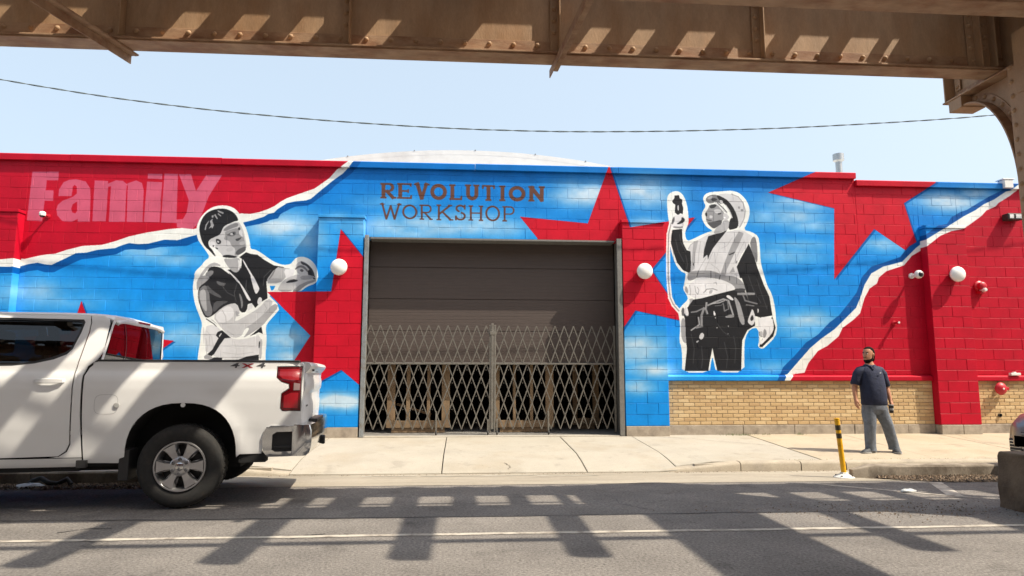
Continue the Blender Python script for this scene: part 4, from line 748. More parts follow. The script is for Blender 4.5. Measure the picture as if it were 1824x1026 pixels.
MB().box(DX0 + .03, DX1 - .03, DOOR_Y - .018, DOOR_Y + .01, 1.475, 1.515).build('bottom_rail', M_DSTEEL, door, bevel=.004)
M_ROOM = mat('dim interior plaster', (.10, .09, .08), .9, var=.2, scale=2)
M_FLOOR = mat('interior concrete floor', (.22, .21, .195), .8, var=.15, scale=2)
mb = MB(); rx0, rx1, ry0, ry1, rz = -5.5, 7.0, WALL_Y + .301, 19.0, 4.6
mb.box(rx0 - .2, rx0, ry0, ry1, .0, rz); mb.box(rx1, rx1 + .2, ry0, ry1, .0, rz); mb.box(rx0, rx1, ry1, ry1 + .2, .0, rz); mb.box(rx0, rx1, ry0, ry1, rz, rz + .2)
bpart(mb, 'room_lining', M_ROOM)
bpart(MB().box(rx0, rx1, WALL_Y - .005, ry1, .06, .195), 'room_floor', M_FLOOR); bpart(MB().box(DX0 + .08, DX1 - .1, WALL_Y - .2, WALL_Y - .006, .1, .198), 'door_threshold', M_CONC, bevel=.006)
# roof: low vault of white sheeting behind the parapet, with seams
M_ROOF = mat('white roof membrane', (.62, .62, .61), .75, var=.07, scale=1.2, col2=(.5, .49, .48), thresh=(.55, .75))
VR, VX, VZ = 17.0, .1, 6.07
def vz(x): return VZ - (VR - math.sqrt(VR * VR - (x - VX) ** 2))
xs = [VX - 7 + 14 * k / 48 for k in range(49)]
ys = [13.9, 16.2, 18.5, 20.8, 23.1, 25.4, 30]
vault = None
for j, (a, b) in enumerate(zip(ys, ys[1:])):
    mb = MB(); rings = [[(x, y, vz(x) + z) for x in xs] + [(x, y, vz(x) - .1 + z) for x in xs[::-1]] for y, z in ((a + .01, .004), (b - .01, 0))]
    o = bpart(mb.loft(rings), 'roof_sheet', M_ROOF, smooth=30)
for x in (VX - 2.6, VX - 1.2, VX + .1, VX + 1.4, VX + 2.5):
    bpart(MB().loft([[(x - .012 + d, y, vz(x) + .001), (x + .012 + d, y, vz(x) + .001), (x + .008 + d, y, vz(x) + .022), (x - .008 + d, y, vz(x) + .022)] for y, d in ((13.9, 0), (30, .2))]), 'roof_seam', M_DSTEEL)
bpart(MB().box(-14, 15, WALL_Y + .31, 30, 4.82, 4.9).box(VX - 7, VX + 7, 13.92, 14.0, 4.85, vz(VX + 6.99)), 'roof_deck', M_ROOF)
bpart(MB().prism([(VX - 7, 4.85)] + [(x, vz(x) - .012) for x in xs] + [(VX + 7, 4.85)], 'y', 13.912, 13.99), 'vault_gable', M_ROOF)
bpart(MB().box(-14, -13.8, WALL_Y + .31, 30, 0, 4.8).box(14.8, 15, WALL_Y + .31, 30, 0, 4.8).box(-13.8, 14.8, 29.8, 30, 0, 4.8), 'outer_wall', M_STONE)
# roof vent
M_GALV = mat('galvanised vent', (.42, .43, .43), .35, .8, var=.15, scale=12)
vent = bpart(MB().lathe([(.075, 0), (.075, 1.5)], (8.98, 15, 4.9), 'z', 20), 'vent_pipe', M_GALV, smooth=40)
MB().lathe([(.06, 0), (.105, .04), (.128, .05), (.128, .21), (.11, .215), (.108, .06)], (8.98, 15, 6.37), 'z', 20).build('vent_cap', M_GALV, vent, smooth=40)
bpart(MB().box(10.74, 10.92, WALL_Y - .13, WALL_Y + .05, 5.0, 5.17).box(10.70, 10.95, WALL_Y - .14, WALL_Y + .06, 5.17, 5.19), 'parapet_box', mat('white metal box', (.7, .7, .68), .5), bevel=.006)

# ------------------------------------------------------------------ folding scissor gates
M_GATE = mat('galvanised gate steel', (.20, .19, .17), .55, .4, var=.15, scale=10, col2=(.14, .12, .1), thresh=(.5, .75))
def slat_mesh(dx, z0, z1, y):
    h = z1 - z0; mb = MB(); a, b = Vector((0, y, z0)), Vector((dx, y, z1)); mb.bar(a, b, .021, .003, (0, 1, 0)); mb.bar(a + Vector((0, -.004, 0)), b + Vector((0, -.004, 0)), .007, .005, (0, 1, 0))
    me = mb.mesh('slat'); me.materials.append(M_GATE); return me
GY = WALL_Y + .07
def gate(x0, x1, label, side):
    root = empty('folding_gate', label, 'gate', ((x0 + x1) / 2, GY, .2)); inv = Matrix.Translation(-root.location); n = 13; p = (x1 - x0) / n
    def put(me, x, name='slat'):
        o = bpy.data.objects.new(name, me); COL.objects.link(o); o.parent = root; o.matrix_parent_inverse = inv; o.location = (x, GY, 0); return o
    zb, zm, zt = .30, 1.49, 2.19; ku, kl = 1.5, 2.5
    U = [slat_mesh(p * ku, zm, zt, -.005), slat_mesh(-p * ku, zm, zt, .005)]; L = [slat_mesh(p * kl, zb, zm, -.005), slat_mesh(-p * kl, zb, zm, .005)]
    for i in range(-2, n + 3):
        x = x0 + p * i
        for me, k, lo in ((U[0], ku, 0), (U[1], -ku, 0), (L[0], kl, 0), (L[1], -kl, 0)):
            xa, xb = x, x + p * k
            if min(xa, xb) > x0 - p * .3 and max(xa, xb) < x1 + p * .3: put(me, x)
    # short end slats that close the lattice against the posts
    def short(xa, za, xb, zb_, y): 
        mb = MB(); mb.bar((xa, GY + y, za), (xb, GY + y, zb_), .021, .003, (0, 1, 0)); o = mb.build('slat', M_GATE, root); o.matrix_parent_inverse = inv
    for (za, zc, k) in ((zm, zt, ku), (zb, zm, kl)):
        for i in range(-3, n + 4):
            x = x0 + p * i
            for s in (1, -1):
                xa, xb = x, x + s * p * k
                if min(xa, xb) > x0 - p * .3 and max(xa, xb) < x1 + p * .3: continue
                t0, t1 = 0.0, 1.0
                for lim, sg in ((x0 + .012, 1), (x1 - .012, -1)):
                    f0, f1 = (xa - lim) * sg, (xb - lim) * sg
                    if f0 < 0 and f1 < 0: t1 = -1
                    elif f0 < 0: t0 = max(t0, f0 / (f0 - f1))
                    elif f1 < 0: t1 = min(t1, f0 / (f0 - f1))
                if t1 - t0 > .12: short(xa + (xb - xa) * t0, za + (zc - za) * t0, xa + (xb - xa) * t1, za + (zc - za) * t1, -.005 * s)
    pv = MB()
    for za, zc, nn in ((zm, zt, 3), (zb, zm, 5)):
        for q in range(nn):
            zz = za + (zc - za) * (q + .5) / nn
            for i in range(2 * n): pv.lathe([(.008, -.012), (.006, -.0155), (.001, -.016)], (x0 + p * (i + .5 * ((q + 1) % 2)) / 1 if i <= n else -99, GY, zz), 'y', 6) if i <= n - 1 else None
    o = pv.build('pivot_rivets', M_GATE, root, fix=False); o.matrix_parent_inverse = inv; o['kind'] = 'stuff'
    for xp, w in ((x0 + .01, .035), (x1 - .01, .035)):
        mb = MB().box(xp - w / 2, xp + w / 2, GY - .02, GY + .02, .24, 2.2); o = mb.build('post', M_GATE, root, bevel=.004); o.matrix_parent_inverse = inv
    o = MB().box(x0 + .03, x1 - .03, GY - .016, GY - .009, 1.478, 1.498).build('cross_bar', M_GATE, root); o.matrix_parent_inverse = inv
    for xc in ((x0 + .57 * (x1 - x0) if side < 0 else x0 + .44 * (x1 - x0)), (x1 - .05 if side < 0 else x0 + .05)):
        mb = MB().box(xc - .014, xc + .014, GY - .03, GY - .012, .27, .62 if abs(xc - .53) > .2 else .48); o = mb.build('caster_leg', M_GATE, root, bevel=.003); o.matrix_parent_inverse = inv
        o = MB().lathe([(.008, -.014), (.035, -.012), (.038, -.006), (.038, .006), (.035, .012), (.008, .014)], (xc, GY - .045, .238), 'x', 14).build('caster_wheel', mat('black caster', (.02, .02, .02), .6), root, smooth=40); o.matrix_parent_inverse = inv
    if side < 0:
        o = MB().box(x1 + .005, x1 + .05, GY - .03, GY + .03, .30, 2.23).box(x1 - .02, x1 + .07, GY - .035, GY - .028, 2.02, 2.08).build('lock_post', M_GATE, root, bevel=.004); o.matrix_parent_inverse = inv
    return root
gate(DX0 + .03, .50, 'grey folding scissor gate with the thick lock post, left leaf', -1)
gate(.565, DX1 - .10, 'grey folding scissor gate leaf fixed beside the blue pilaster', 1)

# ------------------------------------------------------------------ lumber frames standing inside the gateway
M_WOOD = mat('pine lumber', srgb(138, 116, 90), .8, var=.15, scale=3, col2=srgb(114, 92, 70), thresh=(.4, .7), stretch=(1, 1, .15), fine=.08)
def frame(x0, x1, y, studs, label, z1=2.2):
    o = empty('lumber_frame', label, 'frame', ((x0 + x1) / 2, y, .2)); inv = Matrix.Translation(-o.location)
    def p(name, *b):
        q = MB().box(*b).build(name, M_WOOD, o, bevel=.003); q.matrix_parent_inverse = inv
    p('bottom_plate', x0, x1, y - .05, y + .045, .29, .42); p('foot_board', x0 + .1, x1 - .1, y - .03, y + .03, .2, .288); p('top_plate', x0, x1, y - .05, y + .045, z1, z1 + .04)
    for a, b in studs: p('stud', a, b, y - .045, y + .045, .422, z1 - .002)
frame(-1.45, -.25, 12.98, [(-1.44, -1.29), (-1.08, -1.01), (-.69, -.63), (-.41, -.26)], 'pine stud frame behind the left gate leaf')
frame(.60, 1.74, 12.98, [(.61, .69), (.95, 1.0), (1.28, 1.335), (1.58, 1.73)], 'pine stud frame behind the middle of the gateway')
frame(2.2, 2.75, 13.6, [(2.21, 2.3), (2.62, 2.74)], 'narrow pine frame in the dark right corner of the gateway')
o = MB().obox((-.95, 13.25, .62), (.33, 0, -.1), (0, .02, 0), (.006, 0, .022)).build('loose_board', M_WOOD); tag(o, 'loose pine board leaning behind the left stud frame', 'board')

# ------------------------------------------------------------------ fittings on the wall
M_GLOBE = mat('white opal glass', (.8, .8, .78), .25, coat=.3); M_REDP = mat('red painted metal', srgb(180, 22, 42), .45, var=.1, scale=20); M_WHITEP = mat('white plastic', (.7, .7, .68), .4); M_BLACKG = mat('black glossy lens', (.015, .015, .018), .12)
def globe(x, z, y, label):
    o = empty('wall_lamp', label, 'lamp', (x, y, z), group='round wall lamps')
    MB().lathe([(.085, 0), (.085, -.035), (.06, -.04)], (0, 0, 0), 'y', 24).build('lamp_base', M_STEEL, o, smooth=40); MB().lathe([(.10, -.028), (.112, -.03), (.112, -.05), (.1, -.052)], (0, 0, 0), 'y', 24).build('lamp_collar', M_STEEL, o, smooth=40)
    pr = [(.06, -.04)] + [(.15 * math.sin(R(a)), -.115 + .085 * math.cos(R(a))) for a in range(25, 181, 9)]
    pr[-1] = (.002, pr[-1][1]); MB().lathe(pr, (0, 0, 0), 'y', 28).build('lamp_globe', M_GLOBE, o, smooth=60)
globe(-2.256, 3.20, WALL_Y - PIL - .003, 'round white globe lamp on the star-painted pilaster left of the gateway')
globe(3.335, 3.195, WALL_Y - PIL - .003, 'round white globe lamp on the pilaster right of the gateway')
globe(9.45, 3.21, WALL_Y - PIL - .003, 'round white globe lamp on the plain red pilaster')
# dome camera on a short arm
o = empty('dome_camera', 'white dome security camera on the red wall beside the pilaster', 'camera', (8.72, WALL_Y, 3.21))
MB().lathe([(.055, 0), (.055, -.03), (.022, -.035), (.022, -.16)], (0, 0, .0), 'y', 18).build('bracket', M_WHITEP, o, smooth=40)
MB().lathe([(.03, -.15), (.062, -.17), (.078, -.20), (.08, -.235), (.07, -.262), (.05, -.275)], (0, 0, 0), 'y', 24).build('housing', M_WHITEP, o, smooth=50)
MB().lathe([(.05, -.274), (.038, -.288), (.018, -.295), (.002, -.297)], (.008, 0, -.006), 'y', 20).build('lens', M_BLACKG, o, smooth=60)
o = empty('bullet_camera', 'small white security camera under the pale Family lettering', 'camera', (-7.50, WALL_Y, 4.11))
MB().lathe([(.04, 0), (.04, -.02), (.016, -.024), (.016, -.15)], (0, 0, 0), 'y', 16).build('bracket', M_REDP, o, smooth=40)
MB().lathe([(.03, .045), (.05, .03), (.055, 0), (.05, -.03)], (0, -.17, 0), 'z', 18).build('housing', M_WHITEP, o, smooth=50); MB().lathe([(.046, -.03), (.03, -.055), (.004, -.062)], (0, -.17, 0), 'z', 16).build('lens', M_BLACKG, o, smooth=50)
o = empty('hose_valve', 'small red valve stub on the red wall above the standing man', 'valve', (8.30, WALL_Y, 2.285))
MB().lathe([(.045, 0), (.045, -.02), (.025, -.024), (.025, -.12), (.036, -.124), (.036, -.15)], (0, 0, 0), 'y', 16).build('stub', M_REDP, o, smooth=40); MB().lathe([(.02, -.151), (.02, -.155), (.003, -.156)], (0, 0, 0), 'y', 12).build('cap', M_WHITEP, o)
o = empty('alarm_horn', 'red fire alarm horn with a white button beside the globe lamp', 'alarm', (10.1, WALL_Y, 2.985))
MB().lathe([(.11, 0), (.11, -.03), (.08, -.05), (.075, -.12), (.05, -.14), (.004, -.142)], (0, 0, .03), 'y', 22).build('horn_body', M_REDP, o, smooth=40); MB().lathe([(.035, -.05), (.035, -.17), (.028, -.18), (.003, -.182)], (0, 0, -.05), 'y', 16).build('button', M_WHITEP, o, smooth=40); MB().box(-.06, .06, -.1, 0, -.12, -.06).build('bracket', M_REDP, o, bevel=.006)
o = empty('flood_light', 'dark boxy flood light high on the red wall', 'light', (10.87, WALL_Y, 4.40))
MB().box(-.16, .16, -.17, -.01, -.06, .07).build('housing', mat('bronze metal', (.05, .045, .04), .5, .4), o, bevel=.012); MB().box(-.13, -.05, -.178, -.171, -.035, .045).box(.0, .12, -.178, -.171, -.035, .045).build('lens', M_WHITEP, o)
o = empty('alarm_gong', 'red sprinkler alarm gong on the yellow brick', 'gong', (10.27, WALL_Y - .02, 1.03))
MB().lathe([(.12, -.09), (.118, -.1), (.09, -.135), (.045, -.155), (.003, -.158)], (0, 0, 0), 'y', 24).build('gong', M_REDP, o, smooth=50); MB().lathe([(.05, 0), (.05, -.03), (.03, -.035), (.03, -.09)], (0, 0, 0), 'y', 16).build('mount', M_REDP, o, smooth=40); MB().box(.08, .16, -.11, -.06, -.03, .03).build('motor', M_REDP, o, bevel=.006); MB().lathe([(.018, -.158), (.018, -.168), (.003, -.17)], (0, 0, 0), 'y', 12).build('nut', M_WHITEP, o)
o = MB().lathe([(.034, 0), (.034, -.03), (.024, -.03), (.022, 0)], (0, 0, 0), 'y', 18).build('drain_pipe', mat('dark iron', (.03, .028, .026), .6, .4), loc=(10.27, WALL_Y - .02, .525), smooth=40); tag(o, 'short dark drain pipe end in the yellow brick below the gong', 'pipe')
o = MB().box(-.1, .1, -.07, 0, 0, .05).box(-.03, .03, -.05, 0, .05, .07).build('ledge_box', M_WHITEP, loc=(10.62, WALL_Y - .03, SILL_T - .02), bevel=.008); tag(o, 'small white box lying on the red sill ledge', 'box')
# overhead cable
W_ = [(-14, 7.4), (-11, 6.83), (-7.98, 6.29), (-6.11, 6.02), (-4.21, 5.83), (-2.28, 5.71), (-.3, 5.635), (1.72, 5.63), (3.78, 5.70), (5.91, 5.82), (8.1, 6.0), (9.67, 6.15), (12, 6.45), (16, 7.1)]
pts = []
for i in range(240):
    x = -14 + 30 * i / 239; z = lerp_table(W_, x); pts.append((x, z))
zs = [p[1] for p in pts]
for _ in range(40): zs = [zs[0]] + [(zs[i - 1] + 2 * zs[i] + zs[i + 1]) / 4 for i in range(1, len(zs) - 1)] + [zs[-1]]
cab = empty('overhead_cable', 'thin twisted cable sagging across the sky above the parapet', 'cable', (0, 11.5, 5.6)); inv = Matrix.Translation(-cab.location)
for ph, r in ((0, .007), (math.pi, .006)):
    o = MB().tube([(p[0], 11.5 + .008 * math.sin(p[0] * 9 + ph), z + .008 * math.cos(p[0] * 9 + ph)) for p, z in zip(pts, zs)], r, 5).build('strand', mat('weathered cable', (.10, .12, .11), .7), cab, smooth=60, fix=False); o.matrix_parent_inverse = inv
# ------------------------------------------------------------------ elevated railway viaduct
M_IRON = mat('brown bridge paint', (.42, .272, .162), .62, .0, var=.14, scale=2.0, col2=(.36, .21, .11), thresh=(.44, .66), stretch=(1.6, 1.6, .5), spots=.07, sscale=6, bump=.25, bscale=35, fine=.1, fscale=60, spec=.4)
M_RUST = mat('rust-streaked flange', (.40, .255, .155), .7, var=.2, scale=5, col2=(.27, .135, .07), thresh=(.42, .62), bump=.35, bscale=30, stretch=(.5, 1, 1))
M_TIE = mat('creosoted timber', (.085, .065, .05), .85, var=.25, scale=3, bump=.5, bscale=25)
M_RAIL = mat('rail steel', (.16, .12, .1), .5, .6)
M_FOOT = mat('dirty footing concrete', (.17, .12, .078), .9, var=.25, scale=2.2, col2=(.09, .062, .04), thresh=(.42, .65), bump=.8, bscale=25, fine=.1)
via = empty('railway_viaduct', 'brown riveted steel elevated railway running overhead above the road', 'viaduct', (5.6, 5.83, 0)); VINV = Matrix.Translation(-via.location)
def vpart(mb, name, m, parent=None, **k):
    o = mb.build(name, m, parent or via, **k)
    if parent is None: o.matrix_parent_inverse = VINV.copy()
    return o
VX0, VX1 = -19.0, 26.0
ZB, ZT = 4.40, 5.56
def rivet(mb, c, axis, s=1, r=.027):
    n = 6; rings = []
    for rr, o in ((1, 0), (.8, .5), (.3, .8)):
        ring = []
        for k in range(n):
            a = 2 * math.pi * k / n; u, w = r * rr * math.cos(a), r * rr * math.sin(a); d = s * r * o
            ring.append({'y': (c[0] + u, c[1] + d, c[2] + w), 'x': (c[0] + d, c[1] + u, c[2] + w), 'z': (c[0] + u, c[1] + w, c[2] + d)}[axis])
        rings.append(ring)
    mb.loft(rings)
BENTS = [-10.4, 5.6, 21.6]
STIFF = [-3.29, -1.17, .87, 2.94]
def girder(yc, name_label):
    gd = vpart(MB().box(VX0, VX1, yc - .006, yc + .006, ZB + .02, ZT - .02), 'girder', M_IRON)
    # flange plates and angles
    MB().box(VX0, VX1, yc - .125, yc + .125, ZB, ZB + .018).build('bottom_flange', M_RUST, gd, bevel=.003)
    MB().box(VX0, VX1, yc - .11, yc + .11, ZB - .016, ZB - .001).build('cover_plate', M_RUST, gd, bevel=.003)
    MB().box(VX0, VX1, yc - .12, yc + .12, ZT - .018, ZT).build('top_flange', M_RUST, gd)
    for s in (-1, 1):
        MB().box(VX0, VX1, *sorted((yc + s * .0065, yc + s * .018)), ZB + .019, ZB + .17).build('flange_angle', M_RUST, gd, bevel=.003)
        MB().box(VX0, VX1, *sorted((yc + s * .019, yc + s * .1)), ZB + .019, ZB + .031).build('flange_angle', M_RUST, gd)
        MB().box(VX0, VX1, *sorted((yc + s * .0065, yc + s * .018)), ZT - .115, ZT - .019).build('flange_angle', M_RUST, gd)
    rv = MB()
    x = -8.9
    while x < 10:
        for s in (-1, 1): rivet(rv, (x, yc + s * .018, ZB + .125), 'y', s)
        if int(round(x / .24)) % 2: rivet(rv, (x + .12, yc - .07, ZB + .031), 'z', 1, .016)
        x += .24
    # stiffeners: pairs of angles, one leg riveted to the web
    sx = []
    for b in BENTS[:2] + [21.6]:
        for d in (-.36, -.2): sx.append((b + d, 1))
        for d in (.2, .36): sx.append((b + d, 1))
    sx += [(x, 0) for x in STIFF] + [(-5.4, 0), (-7.5, 0), (7.7, 0), (9.8, 0), (11.9, 0), (14.0, 0)]
    for x, dbl in sx:
        for s in (-1, 1):
            ya, yb, yc2 = yc + s * .019, yc + s * .031, yc + s * .125
            MB().box(x - .045, x + .045, *sorted((ya, yb)), ZB + .033, ZT - .03).box(x + .033, x + .045, *sorted((yb, yc2)), ZB + .033, ZT - .03).build('stiffener', M_IRON, gd, bevel=.002)
            z = ZB + .26
            while z < ZT - .1 and -9 < x < 9: rivet(rv, (x - .008, yb, z), 'y', s); z += .125
    tag(rv.build('rivets', M_IRON, gd, smooth=60, fix=False), kind='stuff')
    return gd
G_FAR, G_NEAR = 6.25, 5.045
far_g = girder(G_FAR, 'far'); near_g = girder(G_NEAR, 'near')
# lateral bracing angles between the girders, hung under the flanges
def brace(a, b):
    a, b = Vector(a), Vector(b); d = (b - a).normalized(); n = Vector((-d.y, d.x, 0))
    mb = MB(); up = Vector((0, 0, 1)); mid = (a + b) / 2; h = (b - a) / 2
    mb.obox(mid, h, n * .045, up * .005); mb.obox(mid + n * -.042 - up * .045, h, n * .005, up * .04); mb.obox(mid + n * .02 - up * .008, h, n * .02, up * .002)
    vpart(mb, 'lateral_brace', M_RUST, bevel=.002)
zbr = ZB - .023
for a, b in (((-3.24, 6.44), (-3.62, 4.86)), ((.89, 6.46), (1.03, 4.86)), ((-5.5, 6.36), (-7.5, 4.86)), ((-7.5, 4.86), (-9.4, 6.36)), ((7.7, 6.36), (9.8, 4.86)), ((11.9, 6.36), (9.8, 4.86)), ((11.9, 6.36), (14.0, 4.86))): brace((*a, zbr), (*b, zbr))
# bents: column, cross girder with cantilever end, curved knee bracket
def bent(x, yc):
    bz0, bz1 = 4.355, 5.50; wx = .006; y_tip, y_back = 6.96, -6.2
    cg = vpart(MB().prism([(y_back, bz0 + .02), (y_tip - .03, bz0 + .02), (y_tip - .03, bz0 + .42), (6.62, bz1), (y_back, bz1)], 'x', x - wx, x + wx), 'cross_girder', M_IRON)
    MB().box(x - .15, x + .15, y_back, y_tip, bz0, bz0 + .018).build('bottom_flange', M_RUST, cg, bevel=.003); MB().box(x - .15, x + .15, y_back, 6.62, bz1 + .001, bz1 + .02).build('top_flange', M_RUST, cg)
    rv = MB()
    for s in (-1, 1):
        MB().box(*sorted((x + s * .0065, x + s * .018)), y_back, y_tip - .032, bz0 + .021, bz0 + .13).build('flange_angle', M_RUST, cg, bevel=.003)
        y = 3.6
        while y < y_tip - .08: rivet(rv, (x + s * .018, y, bz0 + .08), 'x', s); y += .13
        for ys in (6.86, 6.54, 5.87, 5.55):
            MB().box(*sorted((x + s * .019, x + s * .03)), ys - .04, ys + .04, bz0 + .135, (bz0 + .42 if ys > 6.7 else bz1 - .02)).build('stiffener', M_IRON, cg)
            z = bz0 + .18
            while z < (bz0 + .4 if ys > 6.7 else bz1 - .1): rivet(rv, (x + s * .03, ys, z), 'x', s); z += .12
    MB().box(x - .13, x + .13, y_tip - .029, y_tip - .012, bz0 + .019, bz0 + .4).build('end_plate', M_IRON, cg)
    # end seat block under the tip
    MB().box(x - .14, x + .14, 6.69, 6.88, bz0 - .13, bz0 - .001).build('seat_block', M_IRON, cg, bevel=.004)
    # knee bracket: web with a concave quarter curve, curved flange
    yf, zk = 6.055, 3.14; y1 = 6.69; N_ = 18
    def arc(o): return [(yf + o * 0 + (y1 - yf) * (1 - math.cos(R(90) * k / N_)), zk + (bz0 - .10 - zk) * math.sin(R(90) * k / N_)) for k in range(N_ + 1)]
    A_ = arc(0); poly = A_ + [(y1, bz0 - .001), (yf, bz0 - .001)]
    # triangulated web strip so the concave outline stays clean
    kb = MB(); vs = []; fs = []
    for k, (y, z) in enumerate(A_):
        for xx in (x - wx, x + wx): vs += [(xx, y, z), (xx, yf if k < N_ else y1, bz0 - .001) if False else (xx, y, bz0 - .001)]
    for k in range(N_): b = k * 4; c = b + 4; fs += [(b, c, c + 1, b + 1), (b + 2, b + 3, c + 3, c + 2)]
    kb.add(vs, fs); kn = vpart(kb, 'knee_bracket', M_IRON)
    rings = []
    for k, (y, z) in enumerate(A_):
        t = R(90) * k / N_; ty, tz = (y1 - yf) * math.sin(t), (bz0 - .1 - zk) * math.cos(t); L = math.hypot(ty, tz); ny, nz = tz / L, -ty / L
        rings.append([(x - .12, y, z), (x + .12, y, z), (x + .12, y + ny * .016, z + nz * .016), (x - .12, y + ny * .016, z + nz * .016)])
    MB().loft(rings).build('curved_flange', M_RUST, kn, smooth=50)
    for s in (-1, 1):
        rings = []
        for k, (y, z) in enumerate(A_):
            t = R(90) * k / N_; ty, tz = (y1 - yf) * math.sin(t), (bz0 - .1 - zk) * math.cos(t); L = math.hypot(ty, tz); ny, nz = -tz / L, ty / L
            a, b = sorted((x + s * .0065, x + s * .017)); rings.append([(a, y + ny * .004, z + nz * .004), (b, y + ny * .004, z + nz * .004), (b, y + ny * .09, z + nz * .09), (a, y + ny * .09, z + nz * .09)])
            if k % 2 == 1: rivet(rv, (x + s * .017, y + ny * .05, z + nz * .05), 'x', s)
        MB().loft(rings).build('bracket_angle', M_RUST, kn, smooth=50)
    tag(rv.build('rivets', M_IRON, cg, smooth=60, fix=False), kind='stuff')
    # column: two channels and cover plates
    for cy, near in ((5.83, 1), (-5.2, 0)):
        col = vpart(MB().box(x - .14, x + .14, cy - .2, cy - .185, .5, bz0 - .001).box(x - .14, x + .14, cy + .185, cy + .2, .5, bz0 - .001), 'column', M_IRON, bevel=.003)
        for s in (-1, 1):
            MB().box(*sorted((x + s * .141, x + s * .152)), cy - .21, cy + .21, .5, bz0 - .002).build('column_plate', M_IRON, col, bevel=.003)
            rc = MB(); z = .9
            while z < bz0: [rivet(rc, (x + s * .152, cy + q, z), 'x', s) for q in (-.17, .17)]; z += .15
            tag(rc.build('rivets', M_IRON, col, smooth=60, fix=False), kind='stuff')
        # gusset over the joint
        if near:
            for s in (-1, 1): MB().box(*sorted((x + s * .153, x + s * .164)), cy - .5, cy + .11, 4.05, bz0 + .32).build('gusset', M_IRON, col, bevel=.003)
        zg = road_z(cy); mb = MB(); fx0, fx1, fy0, fy1 = x - .32, x + .62, cy - .65, cy + .60
        rings = []
        for z, g in ((zg - .1, .03), (zg + .05, .025), (zg + .2, .01), (zg + .36, .0), (zg + .49, .0), (zg + .535, -.02)):
            ring = []
            for k in range(16):
                a = k / 16 * 4; e = int(a); t = a - e
                px_, py_ = [(fx0 + (fx1 - fx0) * t, fy0), (fx1, fy0 + (fy1 - fy0) * t), (fx1 - (fx1 - fx0) * t, fy1), (fx0, fy1 - (fy1 - fy0) * t)][e]
                cxm, cym = (fx0 + fx1) / 2, (fy0 + fy1) / 2
                ring.append((px_ + (px_ - cxm) * g + rnd.uniform(-.012, .012), py_ + (py_ - cym) * g + rnd.uniform(-.012, .012), z + rnd.uniform(-.008, .008)))
            rings.append(ring)
        vpart(mb.loft(rings), 'footing', M_FOOT, bevel=.015)
for bx in BENTS: bent(bx, 5.83)
# deck: ties, outriggers, planks, rails
# open slots between ties (metres along the track); elsewhere the ties are evenly spaced
SLOTS = [(-3.9, -3.62), (-3.21, -3.12), (-3.03, -2.92), (-2.03, -1.79), (-1.47, -1.22), (-.9, -.67), (-.18, .04), (.84, 1.55), (1.93, 2.13), (2.4, 2.59), (2.92, 3.21), (3.5, 3.83), (4.1, 4.41), (4.65, 4.94), (5.1, 5.16), (6.4, 6.7), (7.0, 7.32)]
SLOTS = [(-18.4 + .62 * i, -18.12 + .62 * i) for i in range(23)] + SLOTS + [(7.62 + .62 * i, 7.94 + .62 * i) for i in range(28)]
ties = {}
for (a0, a1), (b0, b1) in zip(SLOTS, SLOTS[1:]):
    lo, hi = a1, b0 - .125; n = max(1, round((hi - lo) / .3)); w = (hi - lo) / n
    if w < .03: continue
    for k in range(n):
        key = round(w, 2); x = lo + w * (k + .5)
        if key not in ties: ties[key] = vpart(MB().box(-w / 2 + .002, w / 2 - .002, 4.75, 6.47, ZT + .002, ZT + .18), 'tie', M_TIE, loc=(x, 0, 0))
        else: copy_part(ties[key], via, (x, rnd.uniform(-.025, .025), 0))
og = None; x0 = 3.37; P2 = 1.29
for i in range(int((VX0 - x0) / P2), int((VX1 - x0) / P2)):
    x = x0 + i * P2
    if og is None: og = vpart(MB().box(-.095, .095, 3.19, 4.98, ZT - .18, ZT + .001), 'outrigger', M_TIE, loc=(x, 0, 0))
    else: copy_part(og, via, (x, rnd.uniform(-.02, .02), 0))
for ya, yb in ((5.93, 6.145), (6.16, 6.38)): vpart(MB().box(VX0, VX1, ya, yb, ZT + .182, ZT + .232), 'walkway_plank', M_TIE)
vpart(MB().box(VX0, VX1, 3.62, 3.71, ZT + .003, ZT + .1), 'guard_timber', M_TIE); vpart(MB().box(VX0, VX1, 5.20, 5.245, ZT + .182, ZT + .25), 'guard_timber', M_TIE)
for y in (4.97, 6.3): vpart(MB().box(VX0, VX1, y - .065, y + .065, ZT + .234, ZT + .25).box(VX0, VX1, y - .01, y + .01, ZT + .25, ZT + .35).box(VX0, VX1, y - .035, y + .035, ZT + .35, ZT + .39), 'rail', M_RAIL)

# unseen second track, added over the camera's side to deepen the road's shade
for y in (.9, 2.05):
    g2 = vpart(MB().box(VX0, VX1, y - .006, y + .006, ZB + .02, ZT - .02), 'girder', M_IRON); MB().box(VX0, VX1, y - .15, y + .15, ZB, ZB + .018).build('bottom_flange', M_RUST, g2); MB().box(VX0, VX1, y - .12, y + .12, ZT - .018, ZT).build('top_flange', M_RUST, g2)
t2 = None; x = VX0
while x < VX1:
    if t2 is None: t2 = vpart(MB().box(-.13, .13, -.2, 2.35, ZT + .002, ZT + .18), 'tie', M_TIE, loc=(x, 0, 0))
    else: copy_part(t2, via, (x, 0, 0))
    x += .46
for y in (.85, 2.1): vpart(MB().box(VX0, VX1, y - .065, y + .065, ZT + .182, ZT + .2).box(VX0, VX1, y - .01, y + .01, ZT + .2, ZT + .3).box(VX0, VX1, y - .035, y + .035, ZT + .3, ZT + .34), 'rail', M_RAIL)
